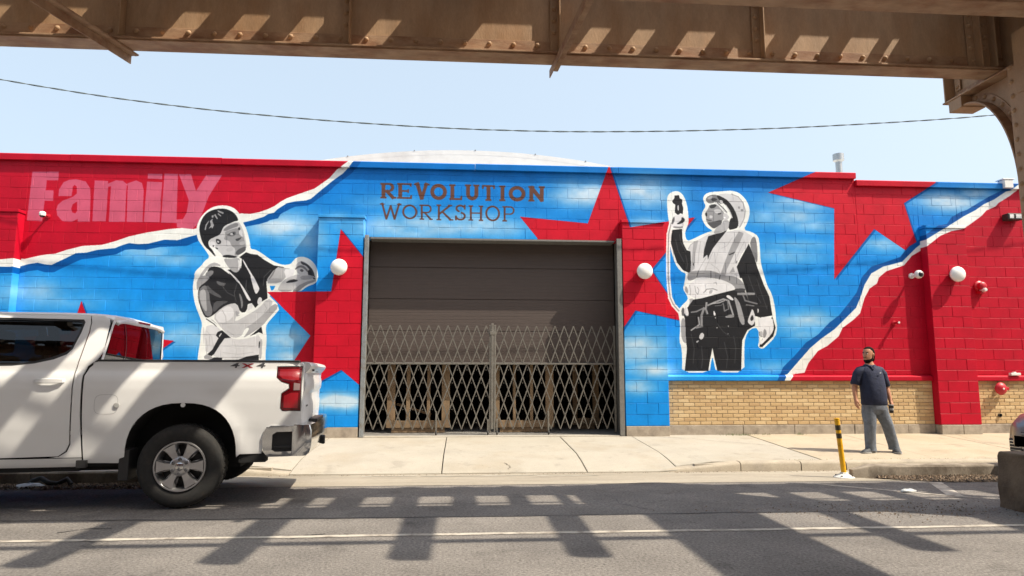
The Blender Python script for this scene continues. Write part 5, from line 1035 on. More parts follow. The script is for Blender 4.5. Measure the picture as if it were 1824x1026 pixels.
# unseen building behind the camera, added to keep sky light off the road
M_OB = mat('dark red brick', (.2, .1, .075), .9, var=.2, scale=6, bump=.3); M_OG = mat('dark window', (.03, .035, .04), .15)
ob = empty('added_brick_building', 'unseen dark red brick building added behind the camera to block sky light', 'building', (0, -15, 0)); OI = Matrix.Translation(-ob.location)
def op(mb, name, m, parent=None):
    o = mb.build(name, m, parent or ob)
    if parent is None: o.matrix_parent_inverse = OI.copy()
    return o
op(MB().box(-28, 28, -22, -14, -.2, 9.5), 'wall', M_OB); op(MB().box(-28.1, 28.1, -22.1, -13.9, 9.5, 9.75), 'coping', M_STONE); op(MB().box(-30, 30, -13.99, -10, -.2, .14), 'near_pavement', M_CONC)
for zr in (1.0, 5.2):
    for i in range(9):
        x = -24 + i * 5.6; w = op(MB().box(x, x + 3.2, -13.99, -13.96, zr, zr + 2.6), 'window', M_OG); MB().box(x - .1, x + 3.3, -13.985, -13.9, zr - .15, zr - .01).build('window_sill', M_STONE, w)
# ------------------------------------------------------------------ white pickup
M_WHITE = mat('white car paint', (.70, .70, .695), .4, coat=.35, spec=.5); M_BLK = mat('black plastic', (.018, .018, .019), .5); M_TYRE = mat('tyre rubber', (.016, .0155, .015), .85, var=.25, scale=12, col2=(.032, .027, .023), thresh=(.5, .75))
M_ALU = mat('machined alloy', (.52, .52, .53), .28, .9); M_CHROME = mat('chrome', (.62, .63, .64), .1, 1.0); M_UNDER = mat('black underbody', (.012, .012, .012), .9); M_SEAT = mat('dark seat fabric', (.03, .03, .033), .8)
M_LENS = mat('red lamp lens', (.085, .001, .003), .15, coat=.3, spec=.4); M_LENS2 = mat('clear lamp lens', (.55, .5, .5), .1, coat=1.0); M_GREY = mat('dark grey emblem', (.06, .06, .065), .4); M_REDE = mat('red emblem', (.4, .02, .03), .4)
M_GLASS = glass_mat('tinted window glass', (.10, .11, .115)); M_GLASS2 = glass_mat('rear window glass', (.12, .10, .10))
TY = 7.86
truck = empty('pickup_truck', 'white four-door pickup truck with chrome rear bumper in sun stripes under the viaduct', 'truck', (-4.4, TY, 0)); TINV = Matrix.Translation(-truck.location)
def tp(o, parent=None):
    if parent is None: o.parent = truck; o.matrix_parent_inverse = TINV.copy()
    else: o.parent = parent
    return o
RA, FA, WZ = -2.735, -6.465, .395
LOWER = [(.36, .90), (.42, .945), (.50, .972), (.62, .986), (.70, .993), (.76, 1.0), (.82, 1.004), (1.0, 1.01), (1.14, 1.008), (1.235, .996), (1.285, .978), (1.32, .958), (1.41, .945)]
UPPER = [(1.41, .945), (1.60, .876), (1.74, .822), (1.83, .782), (1.88, .74)]
def half(x, z):
    h = lerp_table(LOWER, z) if z <= 1.41 else lerp_table(UPPER, z)
    for ax in (RA, FA):
        r = math.hypot(x - ax, (z - WZ) * .92)
        if z < 1.15: h += .02 * math.exp(-((r - .56) / .09) ** 2)
    if x > -1.74: h -= .055 * ((x + 1.74) / .2) ** 2
    if x < -6.9: h -= .16 * ((-6.9 - x) / .42) ** 2
    return h
def arch(ax, x_lo, x_hi, z0, r=.545, top=1.005, n=22):
    """points of a wheel opening from right to left"""
    out = []
    for k in range(n + 1):
        a = math.pi * k / n; c, s = math.cos(a), math.sin(a)
        ex = .82; xx = ax + (x_hi - ax if c > 0 else ax - x_lo) * math.copysign(abs(c) ** ex, c); zz = z0 + (top - z0) * abs(s) ** ex
        out.append((xx, zz))
    return out
def panel(name, outer, m, holes=(), parent=None, th=.014, side=None, inset=0.0, stepx=.07, stepz=.035):
    """a body panel cut from its side outline, bent to the body's width; built for both flanks"""
    res = []
    for s in ((-1, 1) if side is None else (side,)):
        bm = bmesh.new(); ed = []
        for loop in [outer] + list(holes):
            vs = [bm.verts.new((x, 0, z)) for x, z in loop]; ed += [bm.edges.new((vs[i], vs[(i + 1) % len(vs)])) for i in range(len(vs))]
        bmesh.ops.triangle_fill(bm, edges=ed, use_beauty=True)
        xs = [v.co.x for v in bm.verts]; zs = [v.co.z for v in bm.verts]
        def cut(co, no): bmesh.ops.bisect_plane(bm, geom=bm.verts[:] + bm.edges[:] + bm.faces[:], plane_co=co, plane_no=no, dist=1e-4)
        x = min(xs) + stepx
        while x < max(xs): cut((x, 0, 0), (1, 0, 0)); x += stepx
        z = min(zs) + stepz
        while z < max(zs): cut((0, 0, z), (0, 0, 1)); z += stepz
        for v in bm.verts: v.co.y = TY + s * (half(v.co.x, v.co.z) - inset)
        bm.normal_update()
        for f in bm.faces:
            if f.normal.y * s < 0: f.normal_flip()
        be = [e for e in bm.edges if e.is_boundary]
        ex = bmesh.ops.extrude_edge_only(bm, edges=be); nv = [v for v in ex['geom'] if isinstance(v, bmesh.types.BMVert)]
        for v in nv: v.co.y -= s * th
        bm.normal_update(); bm.faces.index_update()
        nvs = set(nv); flags = [not any(v in nvs for v in f.verts) for f in bm.faces]
        me = bpy.data.meshes.new(name); bm.to_mesh(me); bm.free()
        o = link(name, me, m); tp(o, parent); me.polygons.foreach_set('use_smooth', [True] * len(me.polygons))
        nl = []                                   # true surface normals, so the flank shades as one smooth pressing
        for pi, p in enumerate(me.polygons):
            for vi in p.vertices:
                if flags[pi]:
                    c = me.vertices[vi].co; e = .022; hx = (half(c.x + e, c.z) - half(c.x - e, c.z)) / (2 * e); hz = (half(c.x, c.z + e) - half(c.x, c.z - e)) / (2 * e)
                    nl.append(Vector((-hx, s, -hz)).normalized())
                else: nl.append(p.normal)
        me.normals_split_custom_set(nl); res.append(o)
    return res
# cargo bed side
bed_outer = [(-3.605, .44)] + [(-3.30, .435)] + arch(RA, -3.245, -2.225, .47)[::-1] + [(-2.19, .50), (-1.99, .50), (-1.95, .76), (-1.575, .765), (-1.56, 1.0), (-1.56, 1.30), (-1.575, 1.375), (-1.60, 1.41), (-3.55, 1.41), (-3.62, 1.345), (-3.648, 1.27), (-3.635, .9)]
tl = [(-1.86, 1.355), (-1.575, 1.36), (-1.575, .92), (-1.77, .925), (-1.795, .95), (-1.79, 1.09), (-1.70, 1.14), (-1.705, 1.19), (-1.80, 1.215), (-1.855, 1.255)]
bed_hole = [(x - (.006 if x < -1.6 else -.0), z) for x, z in tl]
bed_outer2 = [p for p in bed_outer]
# the lamp notch is part of the panel outline at its rear edge
i0 = bed_outer.index((-1.56, 1.0)); bed_outer2 = bed_outer[:i0] + [(-1.562, .912), (-1.775, .916), (-1.806, .945), (-1.80, 1.095), (-1.712, 1.145), (-1.716, 1.183), (-1.805, 1.206), (-1.866, 1.25), (-1.87, 1.366), (-1.565, 1.372), (-1.60, 1.41)] + bed_outer[bed_outer.index((-3.55, 1.41)):]
def grow_out(p, d):
    cx = sum(a for a, b in p) / len(p); cz = sum(b for a, b in p) / len(p); return [(a + (d if a > cx else -d), b + (d if b > cz else -d)) for a, b in p]
beds = panel('bed_side', bed_outer2, M_WHITE)
lamps = panel('tail_lamp', tl, M_LENS, th=.03, inset=-.004)
for o, s in zip(lamps, (-1, 1)):
    q = panel('reverse_lens', [(-1.655, 1.125), (-1.585, 1.125), (-1.585, 1.19), (-1.655, 1.20)], mat('smoky clear lens', (.22, .15, .15), .15, coat=.5), th=.006, inset=-.008, side=s, parent=o)[0]
    for pts in ([(-1.83, 1.335), (-1.60, 1.34), (-1.60, 1.225), (-1.70, 1.225), (-1.79, 1.24), (-1.83, 1.27)], [(-1.765, .95), (-1.60, .945), (-1.60, 1.10), (-1.68, 1.10), (-1.765, 1.07)]): panel('lamp_element', pts, mat('red reflector', (.26, .006, .012), .25, coat=.4), th=.004, inset=-.008, side=s, parent=o)
    panel('lamp_housing', grow_out(tl, .006), M_BLK, th=.01, inset=.004, side=s, parent=o)
for s in (-1, 1):
    rg = MB(); y = TY + s * .93; rg.box(-3.56, -1.60, *sorted((TY + s * .955, TY + s * .86)), 1.408, 1.428); tp(rg.build('bed_rail', M_BLK, bevel=.008))
    w0, w1 = sorted((TY + s * .86, TY + s * .84)); MB_ = MB().box(-3.56, -1.62, w0, w1, 1.05, 1.407).box(-3.56, -3.34, w0, w1, .86, 1.049).box(-2.13, -1.62, w0, w1, .86, 1.049); tp(MB_.build('bed_wall', M_WHITE))
    # wheel-well liner and inner arch
    for ax in (RA, FA):
        rings = []
        for k in range(13):
            a = math.pi * k / 12; rings.append([(ax + .56 * math.cos(a), TY + s * .975, WZ + .05 + .585 * math.sin(a)), (ax + .56 * math.cos(a), TY + s * .60, WZ + .05 + .585 * math.sin(a))])
        tp(MB().loft(rings, close=False, caps=False).build('wheel_liner', M_UNDER)); tp(MB().box(ax - .56, ax + .56, *sorted((TY + s * .60, TY + s * .59)), .42, 1.04).build('inner_fender', M_UNDER))
tp(MB().box(-3.56, -1.6, TY - .58, TY + .58, .83, .86).build('bed_floor', M_WHITE)); tp(MB().box(-3.58, -3.55, TY - .93, TY + .93, .83, 1.40).build('bed_front_wall', M_WHITE))
# tailgate: shaped face with spoiler lip
tg = MB(); prof = [(-1.60, .78), (-1.545, .78), (-1.535, .86), (-1.53, .98), (-1.545, 1.02), (-1.545, 1.08), (-1.515, 1.13), (-1.51, 1.20), (-1.525, 1.25), (-1.52, 1.30), (-1.47, 1.345), (-1.455, 1.375), (-1.475, 1.40), (-1.53, 1.415), (-1.60, 1.415)]
ys = [-.79, -.74, -.4, 0, .4, .74, .79]
tg.loft([[(x - (.03 if abs(y) > .78 else .006 * abs(y)) * (1 if x > -1.59 else 0), TY + y, z) for x, z in prof] for y in ys])
tgo = tp(tg.build('tailgate', M_WHITE, smooth=30))
tp(MB().box(-1.515, -1.50, TY - .14, TY + .14, 1.31, 1.345).build('tailgate_handle', M_BLK, bevel=.006), tgo)
rowm = MB()
for k in range(7): rowm.box(-1.541, -1.532, TY - .74 + k * .022, TY - .735 + k * .022 + .010, .948, .966)
tp(rowm.build('emblem', M_GREY), tgo); tp(MB().box(-1.478, -1.462, TY - .70, TY - .60, 1.318, 1.338).build('step_pad', M_BLK), tgo)
for s in (-1, 1): tp(MB().prism([(-1.60, .78), (-1.565, .78), (-1.555, 1.39), (-1.60, 1.41)], 'y', *sorted((TY + s * .80, TY + s * .895))).build('bed_corner_post', M_WHITE, bevel=.008))
# rear bumper
bp_ = MB(); rings = []
for y in [-1, -.97, -.9, -.7, 0, .7, .9, .97, 1]:
    bx = -1.40 - .03 * abs(y) ** 4 - (.06 if abs(y) > .99 else 0); yy_ = TY + y * .985
    rings.append([(bx - .02, yy_, .50), (bx, yy_, .56), (bx + .004, yy_, .62), (bx, yy_, .72), (bx - .02, yy_, .775), (bx - .16, yy_, .785), (bx - .16, yy_, .47), (bx - .06, yy_, .47)])
bump = tp(bp_.loft(rings).build('rear_bumper', M_CHROME, smooth=45))
for s in (-1, 1):
    y0, y1 = TY + s * .985, TY + s * .90
    outer = [(-1.975, .52), (-1.93, .465), (-1.60, .468), (-1.475, .50), (-1.43, .58), (-1.425, .72), (-1.45, .765), (-1.90, .775), (-1.955, .745), (-1.985, .66)]
    inner = [(-1.885, .535), (-1.84, .515), (-1.575, .52), (-1.545, .55), (-1.53, .70), (-1.55, .715), (-1.83, .712), (-1.88, .685)]
    mb = MB(); n = len(outer)
    o_ = panel('bumper_end', outer, M_CHROME, holes=[inner], side=s, inset=-.014, th=.05, parent=bump, stepz=.05)
    tp(MB().prism(inner, 'y', *sorted((y1, TY + s * .945))).build('step_recess', M_BLK), bump); tp(MB().box(-1.86, -1.56, *sorted((TY + s * .944, TY + s * .965)), .545, .575).build('step_lip', M_BLK, bevel=.008), bump)
tp(MB().box(-1.62, -1.43, TY - .35, TY + .35, .775, .80).build('bumper_pad', M_BLK, bevel=.006), bump); tp(MB().box(-1.55, -1.36, TY - .045, TY + .045, .50, .585).box(-1.40, -1.36, TY - .05, TY + .05, .495, .59).build('hitch', M_BLK, bevel=.005), bump)
tp(MB().tube([(-2.0, TY + .5, .42), (-1.8, TY + .62, .41), (-1.7, TY + .7, .40)], .035, 12).build('exhaust_pipe', M_ALU, smooth=50))
tp(MB().box(-2.20, -1.95, TY - .97, TY - .80, .415, .51).build('bed_valance', M_UNDER)); tp(MB().box(-2.20, -1.95, TY + .80, TY + .97, .415, .51).build('bed_valance', M_UNDER))
# cab flank: corner, doors with windows, rocker, front fender
panel('cab_corner', [(-3.90, .495), (-3.625, .495), (-3.655, .9), (-3.668, 1.27), (-3.64, 1.36), (-3.565, 1.425), (-3.53, 1.5), (-3.53, 1.79), (-3.545, 1.83), (-3.60, 1.87), (-3.72, 1.875), (-3.695, 1.80), (-3.69, 1.70), (-3.715, 1.45), (-3.735, 1.30), (-3.722, .62), (-3.75, .55), (-3.82, .505)], M_WHITE)
win_r = [(-4.70, 1.355), (-4.30, 1.362), (-4.11, 1.385), (-3.95, 1.425), (-3.845, 1.475), (-3.805, 1.53), (-3.765, 1.70), (-3.755, 1.80), (-3.775, 1.828), (-4.70, 1.838)]
rdoor = [(-4.80, .495), (-3.83, .51), (-3.765, .555), (-3.735, .625), (-3.747, 1.30), (-3.727, 1.45), (-3.702, 1.70), (-3.706, 1.80), (-3.735, 1.872), (-4.80, 1.882)]
fdoor = [(-5.86, .495), (-4.81, .495), (-4.81, 1.882), (-5.30, 1.87), (-5.72, 1.50), (-5.90, 1.34), (-5.90, .7)]
win_f = [(-5.70, 1.355), (-4.88, 1.355), (-4.88, 1.838), (-5.26, 1.825), (-5.58, 1.52)]
def grow(p, d):
    cx = sum(a for a, b in p) / len(p); cz = sum(b for a, b in p) / len(p); return [(cx + (a - cx) * (1 + d / max(abs(a - cx), .1)) if abs(a - cx) > .05 else a, cz + (b - cz) * (1 + d / max(abs(b - cz), .1)) if abs(b - cz) > .05 else b) for a, b in p]
for nm, dr, wn_, hx in (('rear_door', rdoor, win_r, -3.945), ('front_door', fdoor, win_f, -4.98)):
    ds = panel(nm, dr, M_WHITE, holes=[wn_])
    gs = panel('window_glass', grow(wn_, .012), M_GLASS, th=.004, inset=.016)
    ts = panel('window_trim', grow(wn_, .004), M_BLK, holes=[grow(wn_, -.022)], th=.01, inset=.004)
    for s, d, g_, t_ in zip((-1, 1), ds, gs, ts):
        g_.matrix_parent_inverse = Matrix(); g_.parent = d; t_.matrix_parent_inverse = Matrix(); t_.parent = d
        yb = TY + s * half(hx, 1.21)
        hb = MB(); P = [(hx - .135, 0), (hx - .10, .035), (hx - .03, .045), (hx + .06, .045), (hx + .125, .03), (hx + .135, 0)]
        hb.loft([[(x, yb + s * (o - .016), 1.215 - w), (x, yb + s * o, 1.22 - w), (x, yb + s * o, 1.22 + w), (x, yb + s * (o - .016), 1.225 + w)] for (x, o), w in zip(P, (.012, .017, .018, .018, .015, .012))]); tp(hb.build('door_handle', M_WHITE, smooth=40), d)
panel('rocker_panel', [(-5.87, .405), (-3.63, .405), (-3.625, .488), (-5.87, .488)], M_WHITE)
fend = [(-7.27, .55), (-7.0, .50)] + arch(FA, -6.985, -5.965, .47)[::-1] + [(-5.92, .47), (-5.91, .7), (-5.915, 1.34), (-5.92, 1.40), (-6.3, 1.375), (-7.0, 1.30), (-7.24, 1.22), (-7.30, 1.0)]
panel('front_fender', fend, M_WHITE)
# roof, pillars, rear cab wall, windscreen, bonnet, front end
def sect(x, drop=0, wid=1.0): return [(x, TY + y * wid, z - drop) for y, z in [(-.745, 1.872), (-.72, 1.888), (-.62, 1.905), (-.4, 1.918), (0, 1.924), (.4, 1.918), (.62, 1.905), (.72, 1.888), (.745, 1.872)]]
rf = [sect(-5.32, .05, .97), sect(-5.2, .012), sect(-4.6), sect(-4.0, -.002), sect(-3.75, .003), sect(-3.62, .015, .995), sect(-3.55, .035, .985), sect(-3.50, .06, .97), sect(-3.47, .075, .96)]
roof = tp(MB().loft(rf, close=False, caps=False).build('roof', M_WHITE, smooth=40)); sd = roof.modifiers.new('thickness', 'SOLIDIFY'); sd.thickness = .03; sd.offset = -1 if roof.data.polygons[0].normal.z > 0 else 1
tp(MB().box(-3.50, -3.462, TY - .17, TY + .17, 1.838, 1.858).build('brake_lamp', M_LENS, bevel=.004), roof)
cw = MB(); cw.prism([(-.94, 1.405), (-.79, 1.80), (-.74, 1.86), (-.3, 1.872), (.3, 1.872), (.74, 1.86), (.79, 1.80), (.94, 1.405), (.94, .6), (-.94, .6)], 'x', -3.60, -3.575)
# rear wall with opening: frame strips round the glass
def rq(y, z): return (-3.52 + (z - 1.41) * .08 - .02 * (y / .9) ** 2, TY + y, z)
def loop(pts, n=10):
    out = []
    for k, (a, b) in enumerate(zip(pts, pts[1:] + pts[:1])):
        m_ = n if abs(a[0] - b[0]) > 1 else 2
        out += [(a[0] + (b[0] - a[0]) * q / m_, a[1] + (b[1] - a[1]) * q / m_) for q in range(m_)]
    return out
rw = MB(); O = loop([(-.925, 1.405), (-.795, 1.80), (-.74, 1.86), (.74, 1.86), (.795, 1.80), (.925, 1.405)]); I = loop([(-.865, 1.425), (-.755, 1.775), (-.72, 1.81), (.72, 1.81), (.755, 1.775), (.865, 1.425)]); nO = len(O)
rw.add([rq(*p) for p in O] + [rq(*p) for p in I], [(i, (i + 1) % nO, (i + 1) % nO + nO, i + nO) for i in range(nO)])
rwo = tp(rw.build('cab_rear_frame', M_WHITE, smooth=40)); tp(MB().box(-3.60, -3.562, TY - .93, TY + .93, .6, 1.404).build('cab_rear_wall', M_WHITE))
gl = MB(); ng = 16; rows_ = [[rq((-.885 + 1.77 * k / ng) * (1 - .135 * q / 4), 1.42 + .40 * q / 4) for k in range(ng + 1)] for q in range(5)]
gl.loft([[(x - .008, y, z) for x, y, z in r_] for r_ in rows_], close=False, caps=False); tp(gl.build('rear_window', M_GLASS2, smooth=60), rwo)
tp(MB().loft([[rq(y0_, z_), rq(y0_ + .016, z_)] for y0_, z_ in ((-.36, 1.428), (-.37, 1.55), (-.42, 1.68), (-.5, 1.808))], close=False, caps=False).build('window_divider', M_BLK), rwo)
ws = MB(); ws.add([(-5.34, TY - .70, 1.85), (-5.34, TY + .70, 1.85), (-5.30, TY, 1.88), (-6.02, TY + .80, 1.34), (-6.15, TY, 1.34), (-6.02, TY - .80, 1.34)], [(0, 2, 4, 5), (2, 1, 3, 4)]); tp(ws.build('windscreen', M_GLASS))
for s in (-1, 1): tp(MB().tube([(-5.29, TY + s * .755, 1.862), (-5.62, TY + s * .82, 1.60), (-5.98, TY + s * .905, 1.345)], .032, 8).build('windscreen_pillar', M_WHITE, smooth=50))
hd = [[(x, TY + y * w, z - .03 * abs(y) ** 3) for y in (-.93, -.8, -.5, -.2, 0, .2, .5, .8, .93)] for x, z, w in ((-5.93, 1.39, 1), (-6.2, 1.40, 1), (-6.7, 1.37, .99), (-7.1, 1.31, .96), (-7.24, 1.25, .93))]
tp(MB().loft(hd, close=False, caps=False).build('bonnet', M_WHITE, smooth=50))
tp(MB().box(-7.28, -7.2, TY - .82, TY + .82, .62, 1.24).build('front_grille', M_BLK, bevel=.02)); tp(MB().box(-7.36, -7.22, TY - .93, TY + .93, .50, .72).build('front_bumper', M_CHROME, bevel=.03))
for s in (-1, 1):
    tp(MB().box(-7.30, -7.12, *sorted((TY + s * .62, TY + s * .9)), .98, 1.16).build('head_lamp', M_LENS2, bevel=.02))
    mr = MB().blob((-5.62, TY + s * 1.10, 1.42), .11, 10, 6, squash=(.6, .9, .95)); tp(mr.build('door_mirror', M_BLK, smooth=60)); 
tp(MB().box(-7.1, -2.25, TY - .62, TY + .62, .33, .55).box(-5.9, -3.66, TY - .9, TY + .9, .36, .48).box(-3.64, -3.3, TY - .9, TY + .9, .40, .56).box(-2.2, -1.62, TY - .80, TY + .80, .56, .8).tube([(-3.0, TY, .38), (-2.735, TY - .7, .38)], .05, 8).tube([(-2.735, TY - .72, .395), (-2.735, TY + .72, .395)], .06, 10).box(-7.2, -5.9, TY - .6, TY + .6, .5, 1.2).build('underbody', M_UNDER))
tp(MB().box(-3.66, -3.57, TY - .99, TY - .95, .40, .47).build('rocker_end', M_BLK)); tp(MB().box(-5.9, -3.58, TY - .86, TY + .86, .48, .56).build('cab_floor', M_UNDER))
# seats, wheel, grab handles seen through the glass
for y in (-.42, .42):
    for x in (-4.95, -4.05):
        tp(MB().box(x - .22, x + .25, TY + y - .27, TY + y + .27, .72, .9).prism([(x + .14, .88), (x + .30, .88), (x + .36, 1.46), (x + .26, 1.48)], 'y', TY + y - .26, TY + y + .26).build('seat', M_SEAT, bevel=.04)); tp(MB().box(x + .24, x + .35, TY + y - .13, TY + y + .13, 1.50, 1.72).build('headrest', M_SEAT, bevel=.035))
tp(MB().box(-5.6, -3.62, TY - .70, TY + .70, 1.84, 1.868).build('headliner', mat('grey headliner', (.12, .12, .12), .9))); tp(MB().box(-6.1, -5.55, TY - .8, TY + .8, .8, 1.3).build('dashboard', M_SEAT, bevel=.05))
# wheels
def wheel(cx, s):
    yo = TY + s * 1.005          # outer face
    w = tp(empty_plain('wheel', (cx, yo, WZ))) ; pr = [(.235, -.02), (.25, -.012), (.30, .006), (.345, .008), (.375, -.004), (.392, -.03), (.395, -.07), (.395, -.2), (.39, -.235), (.36, -.262), (.3, -.27), (.25, -.26)]
    A = lambda pf: [(r, s * o) for r, o in pf]
    t_ = MB().lathe(A(pr), (0, 0, 0), 'y', 48, close=True).build('tyre', M_TYRE, w, smooth=40)
    tr = MB()
    for k in range(40):
        for q, dy in ((0, -.075), (.5, -.135), (0, -.195)):
            a = 2 * math.pi * (k + q) / 40; ca, sa = math.cos(a), math.sin(a); tr.obox((.396 * sa, s * dy, .396 * ca), (.02 * ca, 0, -.02 * sa), (0, .022, 0), (.005 * sa, 0, .005 * ca))
    tr.build('tread', M_TYRE, t_)
    rim = MB().lathe(A([(.236, -.016), (.243, -.004), (.238, .004), (.226, .002), (.218, -.02), (.205, -.06), (.2, -.2)]), (0, 0, 0), 'y', 48, close=True).build('rim', M_ALU, w, smooth=40)
    MB().lathe(A([(.2, -.12), (.17, -.115), (.02, -.11), (.002, -.11)]), (0, 0, 0), 'y', 24, close=True).build('brake_disc', mat('brake iron', (.03, .03, .03), .5, .6), w)
    MB().lathe(A([(.095, -.06), (.095, -.012), (.08, -.004), (.04, -.002)]), (0, 0, 0), 'y', 24, close=True).build('hub', M_ALU, rim, smooth=40); MB().lathe(A([(.04, -.004), (.038, .006), (.025, .011), (.002, .012)]), (0, 0, 0), 'y', 24, close=True).build('centre_cap', M_CHROME, rim, smooth=50)
    for k in range(6):
        a0 = R(30 + 60 * k); sp = MB()
        def P(r, da, o): return (r * math.sin(a0 + da), s * o, r * math.cos(a0 + da))
        # a wide spoke with a raised flat and bevelled flanks, flaring to the rim
        for (da0, da1, oA, oB) in ((-.27, -.19, -.05, -.002), (-.19, .19, -.002, -.002), (.19, .27, -.002, -.05)):
            pts = [P(.07, da0 * 1.9, oA - .006), P(.07, da1 * 1.9, oB - .006), P(.15, da1 * 1.15, oB - .010), P(.222, da1 * 1.35, oB - .002), P(.222, da0 * 1.35, oA - .002), P(.15, da0 * 1.15, oA - .010)]
            sp.add(pts, [(0, 1, 2, 5), (5, 2, 3, 4)])
        sp.add([P(.07, -.45, -.06), P(.07, .45, -.06), P(.222, .32, -.06), P(.222, -.32, -.06)], [(0, 1, 2, 3)])
        sp.build('spoke', M_ALU, rim)
        b = R(60 * k); MB().lathe(A([(.017, -.012), (.017, .004), (.012, .01), (.001, .01)]), (.068 * math.sin(b), 0, .068 * math.cos(b)), 'y', 8, close=True).build('lug_nut', M_GREY, rim)
    return w
def empty_plain(name, loc):
    o = bpy.data.objects.new(name, None); COL.objects.link(o); o.location = loc; o.empty_display_size = .1; return o
for cx in (RA, FA):
    for s in (-1, 1): wheel(cx, s)
tp(MB().box(-3.29, -3.20, TY - .985, TY - .74, .27, .56).build('mud_flap', M_BLK, bevel=.008)); tp(MB().box(-3.29, -3.27, TY + .74, TY + .985, .27, .56).build('mud_flap', M_BLK))
# fuel door seam, emblem, marker
yb = TY - half(-3.43, 1.0) - .0015
fd = MB(); ring = []
for k in range(28):
    a = 2 * math.pi * k / 28; e = .55; ring.append((.105 * math.copysign(abs(math.cos(a)) ** e, math.cos(a)), .095 * math.copysign(abs(math.sin(a)) ** e, math.sin(a))))
def flank(x, z, o=0.0015): return (x, TY - half(x, z) - o, z)
fd.add([flank(-3.43 + x, .995 + z) for x, z in ring] + [flank(-3.43 + x * .965, .995 + z * .965) for x, z in ring], [(i, (i + 1) % 28, (i + 1) % 28 + 28, i + 28) for i in range(28)])
fdo = tp(fd.build('fuel_door', mat('panel gap', (.42, .42, .42), .8))); tp(MB().lathe([(.026, 0), (.026, -.008), (.018, -.01), (.002, -.01)], (-3.335, flank(-3.335, .985)[1], .985), 'y', 16).build('fuel_latch', mat('grey latch', (.35, .35, .34), .5)), fdo)
def badge(name, polys, m, ox, oz, sc):
    mb = MB()
    for p in polys: mb.add([flank(ox + x * sc * 1.7, oz + z * sc, .003) for x, z in p], [tuple(range(len(p)))])
    return tp(mb.build(name, m))
four = [[(0, .35), (.75, 1), (1.0, 1), (.9, .55), (1.1, .55), (1.05, .35), (.85, .35), (.78, 0), (.55, 0), (.62, .35)]]
bd = badge('drive_badge', four, M_GREY, -2.335, 1.348, .05); 
badge('drive_badge', [[(0, .35), (.75, 1), (1.0, 1), (.9, .55), (1.1, .55), (1.05, .35), (.85, .35), (.78, 0), (.55, 0), (.62, .35)]], M_GREY, -2.085, 1.348, .05)
badge('drive_badge', [[(0, 0), (.35, 0), (1.5, .9), (1.15, .9)], [(0, .9), (.4, .9), (1.4, 0), (1.0, 0)]], M_REDE, -2.225, 1.350, .048)
tp(MB().lathe([(.022, 0), (.022, -.006), (.002, -.007)], (RA, TY - half(RA, 1.02) + .012, .985), 'y', 14).build('arch_marker', M_WHITEP)) 
tp(MB().box(-1.585, -1.575, TY - .945, TY - .938, .85, .90).build('corner_badge', M_GREY))

# the tail is short behind the lamps: draw the last panels in a little
def draw_in(o):
    for c in o.children:
        if c.name.startswith('wheel') and c.type == 'EMPTY': continue
        if c.type == 'MESH':
            for v in c.data.vertices:
                if v.co.x > -1.92: v.co.x = -1.92 + (v.co.x + 1.92) * .82
        draw_in(c)
draw_in(truck)
# the pickup stands a few degrees askew to the kerb, nose towards the middle of the road
YAW = R(6.5); piv = Vector((RA, TY - 1.0, 0)); truck.rotation_euler.z = YAW
truck.location = piv + Matrix.Rotation(YAW, 3, 'Z') @ (truck.location - piv) + Vector((-.01, .02, 0))
# ------------------------------------------------------------------ standing man
M_SKIN = mat('tan skin', srgb(176, 124, 96), .55, var=.06, scale=20); M_SHIRT = mat('navy work shirt', (.010, .016, .046), .8, var=.3, scale=9, bump=1.0, bscale=13); M_PANT = mat('grey work trousers', (.135, .155, .19), .85, var=.3, scale=7, bump=1.0, bscale=15)
M_HAIR = mat('black hair', (.012, .010, .009), .9, bump=.6, bscale=220, spec=.08); M_SHOE = mat('dark grey shoe', (.045, .05, .058), .7, var=.2, scale=30); M_SOLE = mat('grey sole', (.3, .3, .3), .8); M_EYE = mat('eye white', (.7, .68, .65), .3)
MX, MY = 6.46, 10.23; MZ = walk_z(MY) + .004
man = empty('person', 'man in a navy short-sleeved shirt and grey trousers standing on the sidewalk', 'person', (MX, MY, MZ))
def skin(name, verts, edges, radii, m, parent, root=0, sub=2):
    me = bpy.data.meshes.new(name); me.from_pydata(verts, edges, []); o = bpy.data.objects.new(name, me); COL.objects.link(o); o.parent = parent
    sk = o.modifiers.new('skin', 'SKIN'); ly = me.skin_vertices[0].data if me.skin_vertices else None
    if ly is None:
        me.skin_vertices.new() if hasattr(me.skin_vertices, 'new') else None; ly = me.skin_vertices[0].data
    for i, r in enumerate(radii): ly[i].radius = r if isinstance(r, tuple) else (r, r)
    ly[root].use_root = True
    sb = o.modifiers.new('sub', 'SUBSURF'); sb.levels = sub; sb.render_levels = sub; sk.use_smooth_shade = True
    dg = bpy.context.evaluated_depsgraph_get(); ev = o.evaluated_get(dg); me2 = bpy.data.meshes.new_from_object(ev)
    o.modifiers.clear(); o.data = me2; me2.materials.clear(); me2.materials.append(m); me2.polygons.foreach_set('use_smooth', [True] * len(me2.polygons)); return o
